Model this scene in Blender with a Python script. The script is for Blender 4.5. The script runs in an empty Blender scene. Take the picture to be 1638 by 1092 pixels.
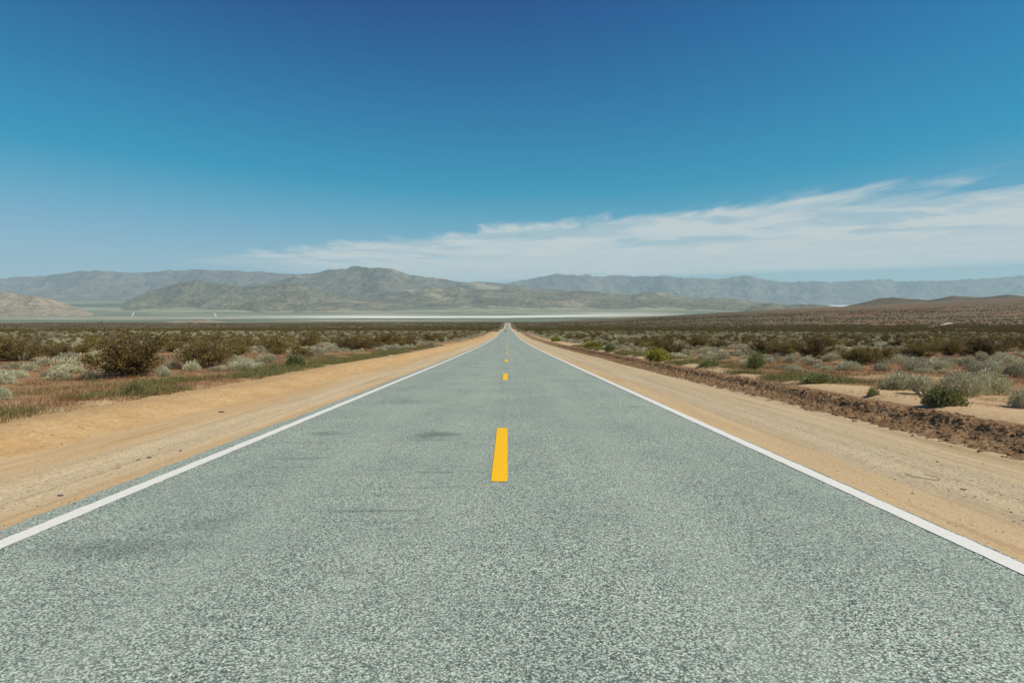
import bpy, bmesh, math, random
import numpy as np
from math import radians, sin, cos, tan, atan, pi

SC = bpy.context.scene
COL = SC.collection
# ------------------------------------------------------------------ camera
F_PX, W_PX, H_PX = 964.0, 1638.0, 1092.0
HORIZON = 478.0
CAM_Z = 1.605
TH = atan((H_PX / 2 - HORIZON) / F_PX)          # tilt down
PSI = atan(7.0 / F_PX)                          # turned slightly right of the road
cam_d = bpy.data.cameras.new('camera')
cam_d.sensor_width = 36.0
cam_d.lens = 36.0 * F_PX / W_PX
cam_d.clip_start = 0.1
cam_d.clip_end = 200000.0
cam = bpy.data.objects.new('camera', cam_d)
COL.objects.link(cam)
cam.location = (0, 0, CAM_Z)
cam.rotation_euler = (pi / 2 - TH, 0, -PSI)
SC.camera = cam
# ------------------------------------------------------------------ light
SUN_EL, SUN_AZ = 49.0, 107.0                     # azimuth clockwise from the road's direction (+Y)
sd = bpy.data.lights.new('sun', 'SUN')
sd.energy = 4.7
sd.angle = radians(0.53)
sd.color = (1.0, 0.945, 0.83)
sun = bpy.data.objects.new('sun', sd)
COL.objects.link(sun)
sun.rotation_euler = (radians(90 - SUN_EL), 0, radians(180 - SUN_AZ))
sun.location = (200, 40, 300)
SC.view_settings.view_transform = 'Standard'
SC.view_settings.look = 'None'
SC.view_settings.exposure = 0.0
SC.view_settings.gamma = 1.0
SC.render.engine = 'CYCLES'
SC.cycles.max_bounces = 4
SC.cycles.transparent_max_bounces = 6
SC.cycles.volume_bounces = 2

HAZE_DENSITY = 2.7e-5
HAZE_COLOR = (0.62, 0.90, 1.0)


class NT:
    """small helper to write node graphs"""
    def __init__(self, tree):
        self.t = tree
        self.t.nodes.clear()

    def n(self, kind, **kw):
        nd = self.t.nodes.new(kind)
        for k, v in kw.items():
            setattr(nd, k, v)
        return nd

    def link(self, a, b):
        self.t.links.new(a, b)

    def put(self, sock, v):
        if v is None:
            return
        if isinstance(v, bpy.types.NodeSocket):
            self.t.links.new(v, sock)
        elif isinstance(v, (tuple, list)) and len(v) == 3 and sock.type == 'RGBA':
            sock.default_value = (*v, 1.0)
        else:
            sock.default_value = v

    def math(self, op, a, b=None, c=None, clamp=False):
        nd = self.n('ShaderNodeMath', operation=op, use_clamp=clamp)
        self.put(nd.inputs[0], a)
        self.put(nd.inputs[1], b)
        self.put(nd.inputs[2], c)
        return nd.outputs[0]

    def ramp(self, v, lo, hi, a=0.0, b=1.0, smooth=True):
        nd = self.n('ShaderNodeMapRange', interpolation_type='SMOOTHSTEP' if smooth else 'LINEAR')
        self.put(nd.inputs['Value'], v)
        nd.inputs['From Min'].default_value = lo
        nd.inputs['From Max'].default_value = hi
        nd.inputs['To Min'].default_value = a
        nd.inputs['To Max'].default_value = b
        return nd.outputs['Result']

    def mix(self, fac, a, b, mode='MIX'):
        nd = self.n('ShaderNodeMix', data_type='RGBA', blend_type=mode)
        self.put(nd.inputs['Factor'], fac)
        self.put(nd.inputs['A'], a)
        self.put(nd.inputs['B'], b)
        for s in nd.inputs:
            pass
        # colour sockets are the third pair
        ins = [s for s in nd.inputs if s.type == 'RGBA']
        self.put(ins[0], a)
        self.put(ins[1], b)
        return [s for s in nd.outputs if s.type == 'RGBA'][0]

    def noise(self, vec, scale, detail=3.0, rough=0.5, dist=0.0):
        nd = self.n('ShaderNodeTexNoise')
        self.put(nd.inputs['Vector'], vec)
        nd.inputs['Scale'].default_value = scale
        nd.inputs['Detail'].default_value = detail
        nd.inputs['Roughness'].default_value = rough
        nd.inputs['Distortion'].default_value = dist
        return nd.outputs['Fac']

    def voronoi(self, vec, scale, out='Color', feature='F1'):
        nd = self.n('ShaderNodeTexVoronoi', feature=feature)
        self.put(nd.inputs['Vector'], vec)
        nd.inputs['Scale'].default_value = scale
        return nd.outputs[out]

    def mapping(self, vec, scale=(1, 1, 1), loc=(0, 0, 0), rot=(0, 0, 0)):
        nd = self.n('ShaderNodeMapping')
        self.put(nd.inputs['Vector'], vec)
        nd.inputs['Scale'].default_value = scale
        nd.inputs['Location'].default_value = loc
        nd.inputs['Rotation'].default_value = rot
        return nd.outputs[0]

    def sep(self, vec):
        nd = self.n('ShaderNodeSeparateXYZ')
        self.put(nd.inputs[0], vec)
        return nd.outputs

    def comb(self, x, y, z):
        nd = self.n('ShaderNodeCombineXYZ')
        for s, v in zip(nd.inputs, (x, y, z)):
            self.put(s, v)
        return nd.outputs[0]


# ------------------------------------------------------------------ world: clear sky with a cirrus bank
world = bpy.data.worlds.new('World')
SC.world = world
world.use_nodes = True
world.cycles.sampling_method = 'MANUAL'
world.cycles.sample_map_resolution = 256
w = NT(world.node_tree)
sky = w.n('ShaderNodeTexSky', sky_type='NISHITA')
sky.sun_disc = False
sky.sun_elevation = radians(SUN_EL)
sky.sun_rotation = radians(SUN_AZ)
sky.altitude = 900
sky.air_density = 1.0
sky.dust_density = 0.25
sky.ozone_density = 2.6
tc = w.n('ShaderNodeTexCoord').outputs['Generated']
sx, sy, sz = w.sep(tc)
zc = w.math('MAXIMUM', sz, 0.004)
px_ = w.math('DIVIDE', sx, zc)
py_ = w.math('DIVIDE', sy, zc)
pl = w.comb(px_, py_, 0.0)
# distance behind the straight front edge of the cloud sheet, in cloud heights
edge = w.math('ADD', py_, w.math('MULTIPLY', px_, 0.80))
warp = w.noise(w.mapping(pl, (0.75, 0.24, 1.0), rot=(0, 0, radians(8))), 1.0, 5.0, 0.62, 0.6)
warp2 = w.noise(w.mapping(pl, (0.11, 0.11, 1.0), loc=(3.1, 1.7, 0)), 1.0, 3.0, 0.5)
fine = w.noise(w.mapping(pl, (2.0, 0.55, 1.0), loc=(7.7, 3.3, 0), rot=(0, 0, radians(8))), 1.0, 6.0, 0.62, 0.4)
e2 = w.math('ADD', edge, w.math('MULTIPLY', w.math('SUBTRACT', warp, 0.5), 4.6))
e2 = w.math('ADD', e2, w.math('MULTIPLY', w.math('SUBTRACT', fine, 0.5), 2.6))
e2 = w.math('ADD', e2, w.math('MULTIPLY', w.math('SUBTRACT', warp2, 0.5), 2.0))
front = w.ramp(e2, 8.0, 9.5)
# blue gaps and streaks behind the front edge
st = w.noise(w.mapping(pl, (0.55, 0.45, 1.0), loc=(5.3, 2.2, 0), rot=(0, 0, radians(-35))), 1.0, 6.0, 0.6, 0.7)
band = w.math('MULTIPLY', w.ramp(edge, 8.4, 9.6), w.ramp(edge, 12.5, 16.0, 1.0, 0.25))
gaps = w.math('MULTIPLY', w.ramp(st, 0.47, 0.60), band)
tex = w.ramp(w.noise(w.mapping(pl, (0.7, 0.35, 1.0), loc=(2.3, 6.2, 0), rot=(0, 0, radians(-15))), 1.0, 6.0, 0.62, 0.5), 0.3, 0.7, 0.85, 1.0)
dens = w.math('MULTIPLY', w.math('SUBTRACT', 1.0, w.math('MULTIPLY', gaps, 0.45)), tex)
# the far edge of the sheet, where blue shows again above the mountains, and its thin left end
far_n = w.noise(w.mapping(pl, (0.05, 0.05, 1), loc=(1.3, 8.2, 0)), 1.0, 2.0)
q_ = w.math('ADD', w.math('MULTIPLY', px_, 0.6), w.math('MULTIPLY', py_, 0.5))
far_e = w.ramp(w.math('ADD', q_, w.math('MULTIPLY', w.math('SUBTRACT', far_n, 0.5), 5.0)), 14.5, 19.0, 1.0, 0.2)
lft = w.ramp(w.math('ADD', px_, w.math('MULTIPLY', w.math('SUBTRACT', warp, 0.5), 6.0)), -10.0, -4.0)
cl = w.math('MULTIPLY', w.math('MULTIPLY', w.math('MULTIPLY', front, dens), far_e), lft)
cl = w.math('MULTIPLY', cl, w.ramp(sz, 0.0, 0.03))
cl = w.math('MULTIPLY', cl, 0.95, clamp=True)
bg = w.n('ShaderNodeBackground')
# deep desert-air blue: the same tone curve over the whole sky
sr_, sg_, sb_ = w.sep(sky.outputs[0])
cc = w.n('ShaderNodeCombineColor')
for i_, (ch_, amp_, cut_, flo_, len_) in enumerate(((sr_, 0.40, 2.2, 0.02, 3.0), (sg_, 0.51, 1.4, 0.10, 2.7), (sb_, 0.72, 1.8, 0.15, 3.4))):
    v_ = w.math('MAXIMUM', w.math('SUBTRACT', ch_, cut_), w.math('MULTIPLY', ch_, flo_))
    e_ = w.math('EXPONENT', w.math('MULTIPLY', v_, -1.0 / len_))
    w.put(cc.inputs[i_], w.math('MULTIPLY', w.math('SUBTRACT', 1.0, e_), amp_ * 10.0))
w.link(cc.outputs[0], bg.inputs['Color'])
bg.inputs['Strength'].default_value = 0.1
bgc = w.n('ShaderNodeBackground')
bgc.inputs['Color'].default_value = (0.66, 0.69, 0.67, 1)
bgc.inputs['Strength'].default_value = 1.0
ms = w.n('ShaderNodeMixShader')
w.put(ms.inputs[0], cl)
w.link(bg.outputs[0], ms.inputs[1])
w.link(bgc.outputs[0], ms.inputs[2])
wo = w.n('ShaderNodeOutputWorld')
w.link(ms.outputs[0], wo.inputs['Surface'])


# ------------------------------------------------------------------ helpers
def tag(o, label=None, cat=None, group=None, kind=None):
    if label: o['label'] = label
    if cat: o['category'] = cat
    if group: o['group'] = group
    if kind: o['kind'] = kind
    return o


def link(name, me, mat=None, parent=None, smooth=False):
    o = bpy.data.objects.new(name, me)
    COL.objects.link(o)
    if mat is not None and isinstance(me, bpy.types.Mesh) and len(me.materials) == 0:
        for m in (mat if isinstance(mat, (list, tuple)) else [mat]):
            me.materials.append(m)
    if parent is not None:
        o.parent = parent
    return o


def mesh_np(name, v, f, smooth=False, mats=None, midx=None):
    """v (n,3), f (m,k) all faces the same size"""
    me = bpy.data.meshes.new(name)
    v = np.asarray(v, np.float32); f = np.asarray(f, np.int32)
    me.vertices.add(len(v)); me.vertices.foreach_set('co', v.ravel())
    k = f.shape[1]
    me.loops.add(f.size); me.loops.foreach_set('vertex_index', f.ravel())
    me.polygons.add(len(f))
    me.polygons.foreach_set('loop_start', np.arange(0, f.size, k, dtype=np.int32))
    me.polygons.foreach_set('use_smooth', np.full(len(f), smooth, bool))
    if midx is not None:
        me.polygons.foreach_set('material_index', np.asarray(midx, np.int32))
    me.update(calc_edges=True)
    if mats:
        for m in mats: me.materials.append(m)
    return me


def grid_faces(nr, nc):
    i = np.arange(nr - 1)[:, None] * nc + np.arange(nc - 1)[None, :]
    return np.stack([i, i + 1, i + nc + 1, i + nc], -1).reshape(-1, 4)


def _hash(ix, iy, seed):
    h = (ix.astype(np.int64) * 374761393 + iy.astype(np.int64) * 668265263 + seed * 1442695041) & 0xffffffff
    h = ((h ^ (h >> 13)) * 1274126177) & 0xffffffff
    h = h ^ (h >> 16)
    return (h & 0xffffff) / float(0xffffff)


def vnoise(x, y, seed=0):
    x = np.asarray(x, float); y = np.asarray(y, float)
    ix = np.floor(x); iy = np.floor(y)
    fx = x - ix; fy = y - iy
    fx = fx * fx * fx * (fx * (fx * 6 - 15) + 10); fy = fy * fy * fy * (fy * (fy * 6 - 15) + 10)
    a = _hash(ix, iy, seed); b = _hash(ix + 1, iy, seed); c = _hash(ix, iy + 1, seed); d = _hash(ix + 1, iy + 1, seed)
    return (a + (b - a) * fx) * (1 - fy) + (c + (d - c) * fx) * fy


def fbm(x, y, seed=0, octv=4, gain=0.5):
    s = 0; a = 1; t = 0
    for o in range(octv):
        s = s + a * vnoise(x * 2 ** o + 17.3 * o, y * 2 ** o - 9.1 * o, seed + o); t += a; a *= gain
    return s / t


def ridged(x, y, seed=0, octv=4, gain=0.55):
    s = 0; a = 1; t = 0
    for o in range(octv):
        s = s + a * np.abs(2 * vnoise(x * 2 ** o + 11.7 * o, y * 2 ** o + 5.9 * o, seed + o) - 1); t += a; a *= gain
    return s / t          # 0 on ridges, up to 1 in gullies


def sstep(x, a, b):
    t = np.clip((np.asarray(x, float) - a) / (b - a), 0, 1)
    return t * t * (3 - 2 * t)


# road profile: distance along the road, height (descends the fan, one sag and a rise, then the basin)
PR = np.array([(-4000, 244), (-60, 3.66), (0, 0), (40, -2.44), (84, -5.02), (130, -7.50), (178, -9.98), (230, -12.35),
               (284, -14.45), (330, -16.35), (380, -19.6), (430, -21.9), (480, -23.5), (700, -33.4), (1000, -46.2), (1300, -54.5),
               (1500, -58.6), (1700, -66), (1900, -77), (2400, -96), (3000, -117.5), (4000, -155), (5000, -189), (6500, -235),
               (7400, -248), (8600, -250), (70000, -250)], float)


def pchip(px, py):
    h = np.diff(px); d = np.diff(py) / h
    m = np.zeros_like(py)
    for i in range(1, len(px) - 1):
        if d[i - 1] * d[i] > 0:
            w1 = 2 * h[i] + h[i - 1]; w2 = h[i] + 2 * h[i - 1]
            m[i] = (w1 + w2) / (w1 / d[i - 1] + w2 / d[i])
    m[0] = d[0]; m[-1] = d[-1]

    def f(x):
        x = np.clip(np.asarray(x, float), px[0], px[-1])
        i = np.clip(np.searchsorted(px, x, side='right') - 1, 0, len(h) - 1)
        t = (x - px[i]) / h[i]
        return ((1 + 2 * t) * (1 - t) ** 2 * py[i] + t * (1 - t) ** 2 * h[i] * m[i]
                + t * t * (3 - 2 * t) * py[i + 1] + t * t * (t - 1) * h[i] * m[i + 1])
    return f


prof = pchip(PR[:, 0], PR[:, 1])
XL, XR, XC = -3.83, 3.47, -0.13              # edge lines and centre line


def G(x, y):
    """height of the desert floor"""
    x = np.asarray(x, float); y = np.asarray(y, float)
    ax = np.abs(x)
    z = prof(y)
    out = sstep(ax, 8.2, 9.4)
    z = z - 0.16 * (1 - out) * (1 - sstep(y, 1400, 1700) * 0) + 0.12 * out * (1 - sstep(y, 60, 200))
    # right side climbs towards low hills
    z = z + 0.05 * np.sqrt(np.maximum(x - 130, 0) ** 2 + 1) * sstep(x, 100, 500) * sstep(y, 250, 2300) * (1 - sstep(y, 3600, 6200))
    z = z - 0.004 * np.maximum(-x - 60, 0) * sstep(y, 100, 800) * (1 - sstep(y, 3000, 6000))
    # fans rising from the dry lake to the hills
    z = z + 195 * sstep(y, 9300, 14200) * (1 - sstep(x / np.maximum(y, 100.0), 0.20, 0.46))
    far = 1 - sstep(y, 5200, 7200)
    m1 = sstep(ax, 9, 22)
    z = z + m1 * far * (0.30 * (fbm(x / 5.5, y / 5.5, 3, 3) - 0.5) + 0.10 * (fbm(x / 1.3, y / 1.3, 5, 2) - 0.5))
    m2 = sstep(ax, 20, 160)
    z = z + m2 * far * (2.2 * (fbm(x / 70, y / 70, 7, 3) - 0.5)) * sstep(y, 40, 240)
    z = z + sstep(ax, 150, 700) * far * sstep(y, 500, 1500) * 16 * (fbm(x / 520, y / 420, 9, 4) - 0.5)
    return z


Fv = np.array([sin(PSI) * cos(TH), cos(PSI) * cos(TH), -sin(TH)])
Rv = np.array([cos(PSI), -sin(PSI), 0.0])
Uv = np.array([sin(PSI) * sin(TH), cos(PSI) * sin(TH), cos(TH)])


def ray(px, py):
    return Fv + (px - W_PX / 2) / F_PX * Rv + (H_PX / 2 - py) / F_PX * Uv


def hit(px, py):
    """where the sight line through a point of the photograph meets the desert floor"""
    d = ray(px, py)
    t = np.geomspace(2.0, 20000, 6000)
    x = d[0] * t; y = d[1] * t; z = CAM_Z + d[2] * t
    g = z - G(x, y)
    k = np.nonzero(g < 0)[0]
    k = k[0] if len(k) else len(t) - 1
    a = g[k - 1] / (g[k - 1] - g[k] + 1e-9)
    tt = t[k - 1] + (t[k] - t[k - 1]) * a
    return d[0] * tt, d[1] * tt


# ------------------------------------------------------------------ materials
def mat(name):
    m = bpy.data.materials.new(name)
    m.use_nodes = True
    return m, NT(m.node_tree)


def finish(t, color, rough=0.9, bump=None, bstr=0.5, bdist=0.02, spec=0.2, metallic=0.0):
    b = t.n('ShaderNodeBsdfPrincipled')
    t.put(b.inputs['Base Color'], color)
    t.put(b.inputs['Roughness'], rough)
    b.inputs['Specular IOR Level'].default_value = spec
    b.inputs['Metallic'].default_value = metallic
    if bump is not None:
        bn = t.n('ShaderNodeBump')
        bn.inputs['Strength'].default_value = bstr
        bn.inputs['Distance'].default_value = bdist
        t.put(bn.inputs['Height'], bump)
        t.link(bn.outputs[0], b.inputs['Normal'])
    o = t.n('ShaderNodeOutputMaterial')
    t.link(b.outputs[0], o.inputs['Surface'])
    return b


def pos(t):
    return t.n('ShaderNodeNewGeometry').outputs['Position']


def plain(name, col, rough=0.6, spec=0.3, metallic=0.0, var=0.15, scale=8.0):
    m, t = mat(name)
    n = t.noise(t.n('ShaderNodeTexCoord').outputs['Object'], scale, 3)
    c = t.mix(t.ramp(n, 0.3, 0.7), tuple(x * (1 - var) for x in col), tuple(min(1, x * (1 + var)) for x in col))
    finish(t, c, rough, spec=spec, metallic=metallic)
    return m


def m_asphalt():
    m, t = mat('chip_seal_asphalt')
    p = pos(t)
    x, y, z = t.sep(p)
    p2 = t.comb(x, y, 0.0)
    v1 = t.sep(t.voronoi(p2, 94.0, 'Color'))
    chip = v1[0]
    v2 = t.sep(t.voronoi(p2, 105.0, 'Color'))[1]
    base = t.mix(chip, (0.06, 0.088, 0.076), (0.74, 0.83, 0.69))
    base = t.mix(t.ramp(v1[1], 0.88, 0.95), base, (0.62, 0.56, 0.44))
    base = t.mix(t.ramp(v2, 0.78, 0.95, 0, 0.7), base, (0.035, 0.045, 0.042))
    gapd = t.voronoi(p2, 94.0, 'Distance')
    base = t.mix(t.ramp(gapd, 0.45, 0.75, 0, 0.65), base, (0.022, 0.032, 0.030))
    # broad tone: wheel paths a little paler, oil strip darker, blotches
    bl = t.noise(p2, 0.55, 4, 0.6)
    base = t.mix(t.ramp(bl, 0.3, 0.72, 0.0, 0.3), base, (0.12, 0.16, 0.145))
    lane = t.noise(t.comb(t.math('MULTIPLY', x, 1.15), t.math('MULTIPLY', y, 0.02), 0.0), 1.0, 2)
    base = t.mix(t.ramp(lane, 0.35, 0.7, 0.0, 0.28), base, (0.37, 0.41, 0.34))
    # transverse bleeding tar: thin dark dashes, mostly in the left lane
    left = t.math('MULTIPLY', t.ramp(x, -3.4, -2.8), t.ramp(x, -0.9, -0.3, 1.0, 0.0))
    zone = t.ramp(t.noise(t.comb(t.math('MULTIPLY', x, 0.55), t.math('MULTIPLY', y, 0.22), 3.0), 1.0, 2), 0.46, 0.62)
    lines = t.noise(t.comb(t.math('MULTIPLY', x, 1.3), t.math('MULTIPLY', y, 7.0), 1.0), 1.0, 4, 0.65, 0.4)
    lm = t.math('MULTIPLY', t.math('MULTIPLY', t.ramp(lines, 0.56, 0.66), zone), left)
    base = t.mix(t.math('MULTIPLY', lm, 0.42), base, (0.045, 0.062, 0.062))
    # the stains one can pick out
    blots = [(-1.12, 9.35, 0.42, 0.34, .8), (-1.05, 8.9, 0.62, 0.035, .8), (-2.9, 9.6, 0.30, 0.30, .6), (-3.05, 8.75, 0.8, 0.04, .5), (-3.0, 4.35, 0.75, 0.24, .55), (-2.5, 4.9, 0.4, 0.3, .3),
             (2.85, 13.2, 0.24, 0.16, .8), (-0.95, 6.75, 0.28, 0.07, .6), (-1.35, 5.25, 0.5, 0.05, .6), (-2.35, 14.2, 0.7, 0.5, .4), (-2.6, 7.6, .5, .1, .5)]
    wob = t.noise(p2, 3.0, 4, 0.65)
    for bx_, by_, rx, ry, a in blots:
        dx = t.math('DIVIDE', t.math('SUBTRACT', x, bx_), rx)
        dy = t.math('DIVIDE', t.math('SUBTRACT', y, by_), ry)
        r = t.math('SQRT', t.math('ADD', t.math('MULTIPLY', dx, dx), t.math('MULTIPLY', dy, dy)))
        r = t.math('ADD', r, t.math('MULTIPLY', t.math('SUBTRACT', wob, 0.5), 2.2))
        base = t.mix(t.ramp(r, 0.1, 1.3, 0.62 * a, 0.0), base, (0.035, 0.055, 0.058))
    # dust drifting in from the sand at the very edge
    ed = t.noise(p2, 1.6, 4, 0.6)
    dustL = t.ramp(t.math('ADD', x, t.math('MULTIPLY', ed, 0.16)), -4.13, -4.02, 1.0, 0.0)
    dustR = t.ramp(t.math('SUBTRACT', x, t.math('MULTIPLY', ed, 0.10)), 3.50, 3.57)
    base = t.mix(t.math('MULTIPLY', t.math('MAXIMUM', dustL, dustR), 0.7), base, (0.42, 0.29, 0.16))
    hgt = t.math('ADD', chip, t.math('MULTIPLY', v2, 0.5))
    finish(t, base, 0.88, hgt, 0.3, 0.005, spec=0.2)
    return m


def m_paint(name, col, worn):
    m, t = mat(name)
    p = pos(t)
    x, y, z = t.sep(p)
    p2 = t.comb(x, y, 0.0)
    ch = t.sep(t.voronoi(p2, 88.0, 'Color'))[0]
    c = t.mix(t.math('MULTIPLY', ch, 0.35), col, tuple(k * 0.72 for k in col))
    n = t.noise(p2, 3.0, 5, 0.7)
    c = t.mix(t.ramp(n, 0.55, 0.8, 0, worn), c, tuple(k * 0.55 for k in col))
    c = t.mix(t.ramp(t.noise(p2, 9.0, 5, 0.7), 0.58, 0.75, 0, worn * 1.5), c, tuple(0.5 * a_ + 0.5 * b_ for a_, b_ in zip(col, (0.30, 0.27, 0.2))))
    finish(t, c, 0.7, ch, 0.5, 0.006, spec=0.25)
    return m


def m_shoulder():
    m, t = mat('gravel_shoulder')
    p = pos(t)
    x, y, z = t.sep(p)
    p2 = t.comb(x, y, 0.0)
    big = t.noise(t.comb(x, t.math('MULTIPLY', y, 0.08), 0.0), 0.9, 4, 0.6)
    c = t.mix(t.ramp(big, 0.3, 0.7), (0.55, 0.36, 0.175), (0.62, 0.45, 0.255))
    # a paler gravelly track on the middle of the shoulder
    ax = t.math('ABSOLUTE', t.math('SUBTRACT', t.math('ABSOLUTE', x), 5.0))
    wv = t.noise(p2, 0.5, 3)
    gr = t.ramp(t.math('ADD', ax, t.math('MULTIPLY', wv, 0.9)), 0.55, 1.25, 1.0, 0.0)
    c = t.mix(t.math('MULTIPLY', gr, 0.75), c, (0.63, 0.50, 0.32))
    c = t.mix(t.math('MULTIPLY', t.ramp(x, 3.7, 4.6), 0.62), c, t.mix(big, (0.46, 0.36, 0.22), (0.56, 0.46, 0.31)))
    v = t.sep(t.voronoi(p2, 52.0, 'Color'))
    sp = t.math('MULTIPLY', t.ramp(v[0], 0.80, 0.9), t.math('ADD', t.math('MULTIPLY', gr, 0.7), 0.25))
    c = t.mix(t.math('MULTIPLY', sp, 0.7), c, (0.20, 0.165, 0.12))
    sp2 = t.math('MULTIPLY', t.ramp(v[1], 0.84, 0.92), t.math('ADD', t.math('MULTIPLY', gr, 0.7), 0.2))
    c = t.mix(t.math('MULTIPLY', sp2, 0.6), c, (0.68, 0.62, 0.50))
    ruts = t.noise(t.comb(t.math('MULTIPLY', x, 7.0), t.math('MULTIPLY', y, 0.16), 0.0), 1.0, 4, 0.6)
    c = t.mix(t.ramp(ruts, 0.48, 0.7, 0, 0.42), c, (0.36, 0.22, 0.095))
    fine = t.noise(p2, 14.0, 5, 0.7)
    c = t.mix(t.ramp(fine, 0.35, 0.7, 0.0, 0.25), c, (0.35, 0.23, 0.12))
    h = t.math('ADD', t.math('MULTIPLY', v[0], 0.35), t.math('ADD', fine, ruts))
    finish(t, c, 0.95, h, 0.6, 0.02, spec=0.1)
    return m


def m_soil(name, c1, c2, c3, sc=1.0):
    m, t = mat(name)
    p = pos(t)
    a = t.noise(p, 1.1 * sc, 4, 0.6)
    b = t.noise(p, 9.0 * sc, 5, 0.7)
    v = t.sep(t.voronoi(p, 26.0 * sc, 'Color'))[0]
    c = t.mix(t.ramp(a, 0.3, 0.7), c1, c2)
    c = t.mix(t.ramp(b, 0.45, 0.75, 0, 0.8), c, c3)
    c = t.mix(t.ramp(v, 0.85, 0.95, 0, 0.35), c, tuple(min(1, k * 1.3) for k in c2))
    finish(t, c, 0.95, t.math('ADD', b, t.math('MULTIPLY', v, 0.2)), 0.9, 0.04, spec=0.1)
    return m


def m_ground():
    m, t = mat('desert_floor')
    p = pos(t)
    x, y, z = t.sep(p)
    p2 = t.comb(x, y, 0.0)
    # near: sand with red-brown dry grass litter
    sand = t.mix(t.ramp(t.noise(p2, 6.0, 5, 0.7), 0.3, 0.7), (0.50, 0.335, 0.175), (0.60, 0.43, 0.25))
    lit = t.mix(t.ramp(t.noise(p2, 2.2, 5, 0.7), 0.3, 0.7), (0.24, 0.125, 0.058), (0.37, 0.235, 0.12))
    nb = t.noise(p2, 0.16, 4, 0.6)
    axx = t.math('ABSOLUTE', x)
    bias = t.ramp(axx, 9.0, 13.5, -0.16, 0.14, smooth=False)
    biasl = t.ramp(axx, 8.6, 11.5, -0.05, 0.14, smooth=False)
    lf = t.math('LESS_THAN', x, 0.0)
    bias = t.math('ADD', t.math('MULTIPLY', biasl, lf), t.math('MULTIPLY', bias, t.math('SUBTRACT', 1.0, lf)))
    near = t.mix(t.ramp(t.math('ADD', nb, bias), 0.42, 0.54), sand, lit)
    # middle distance
    mid1 = t.mix(t.ramp(t.noise(p2, 0.012, 4, 0.55), 0.35, 0.65), (0.15, 0.115, 0.062), (0.24, 0.15, 0.083))
    right = t.ramp(t.math('SUBTRACT', x, t.math('MULTIPLY', y, 0.28)), 0.0, 500.0)
    mid1 = t.mix(t.math('MULTIPLY', right, 0.9), mid1, t.mix(t.ramp(t.noise(p2, 0.004, 4), 0.4, 0.6), (0.31, 0.155, 0.088), (0.24, 0.165, 0.095)))
    dots = t.ramp(t.noise(p2, 0.16, 3, 0.6), 0.42, 0.55)
    mid = t.mix(t.math('MULTIPLY', dots, 0.8), mid1, (0.075, 0.068, 0.032))
    c = t.mix(t.ramp(y, 70.0, 420.0), near, mid)
    bands = t.noise(t.comb(t.math('MULTIPLY', x, 0.0006), t.math('MULTIPLY', y, 0.0022), 0.0), 1.0, 5, 0.6)
    c = t.mix(t.math('MULTIPLY', t.ramp(bands, 0.45, 0.62), t.ramp(y, 900.0, 2000.0, 0, 0.55)), c, (0.10, 0.085, 0.05))
    # basin floor
    st = t.noise(t.comb(t.math('MULTIPLY', x, 0.00022), t.math('MULTIPLY', y, 0.0011), 2.0), 1.0, 6, 0.62, 0.5)
    basin = t.mix(t.ramp(st, 0.40, 0.60), (0.12, 0.13, 0.07), (0.33, 0.30, 0.19))
    spk = t.noise(t.comb(t.math('MULTIPLY', x, 0.0035), t.math('MULTIPLY', y, 0.0035), 5.0), 1.0, 3)
    basin = t.mix(t.ramp(spk, 0.45, 0.7, 0, 0.5), basin, (0.15, 0.15, 0.10))
    c = t.mix(t.ramp(y, 4300.0, 6400.0), c, basin)
    # white dry lake
    wl = t.noise(t.comb(t.math('MULTIPLY', x, 0.00035), t.math('MULTIPLY', y, 0.0009), 7.0), 1.0, 5, 0.6)
    yc = t.math('ADD', y, t.math('MULTIPLY', t.math('SUBTRACT', wl, 0.5), 1500.0))
    yc = t.math('SUBTRACT', yc, t.math('MULTIPLY', t.math('MAXIMUM', x, 0.0), 0.55))
    pl_ = t.math('MULTIPLY', t.ramp(yc, 7850.0, 8050.0), t.ramp(yc, 8250.0, 9900.0, 1.0, 0.0))
    xr = t.math('MULTIPLY', t.ramp(x, -4600.0, -1800.0, 0.12, 1.0), t.ramp(x, 300.0, 3600.0, 1.0, 0.0))
    c = t.mix(t.math('MULTIPLY', t.math('MULTIPLY', pl_, xr), 0.95), c, (0.83, 0.79, 0.68))
    # thin salt streaks further out, and the far white lake on the right
    ss = t.noise(t.comb(t.math('MULTIPLY', x, 0.0003), t.math('MULTIPLY', y, 0.003), 9.0), 1.0, 4, 0.6)
    c = t.mix(t.math('MULTIPLY', t.ramp(ss, 0.63, 0.68), t.math('MULTIPLY', t.ramp(y, 7000.0, 7600.0), t.ramp(y, 15000.0, 17000.0, 1.0, 0.0))), c, (0.68, 0.62, 0.50))
    fl = t.math('MULTIPLY', t.math('MULTIPLY', t.ramp(y, 19500.0, 20500.0), t.ramp(y, 25000.0, 26000.0, 1.0, 0.0)), t.ramp(x, 8000.0, 10500.0))
    c = t.mix(fl, c, (0.75, 0.74, 0.68))
    hb = t.noise(p2, 4.0, 6, 0.75)
    finish(t, c, 0.95, hb, 0.7, 0.06, spec=0.1)
    return m


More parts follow.
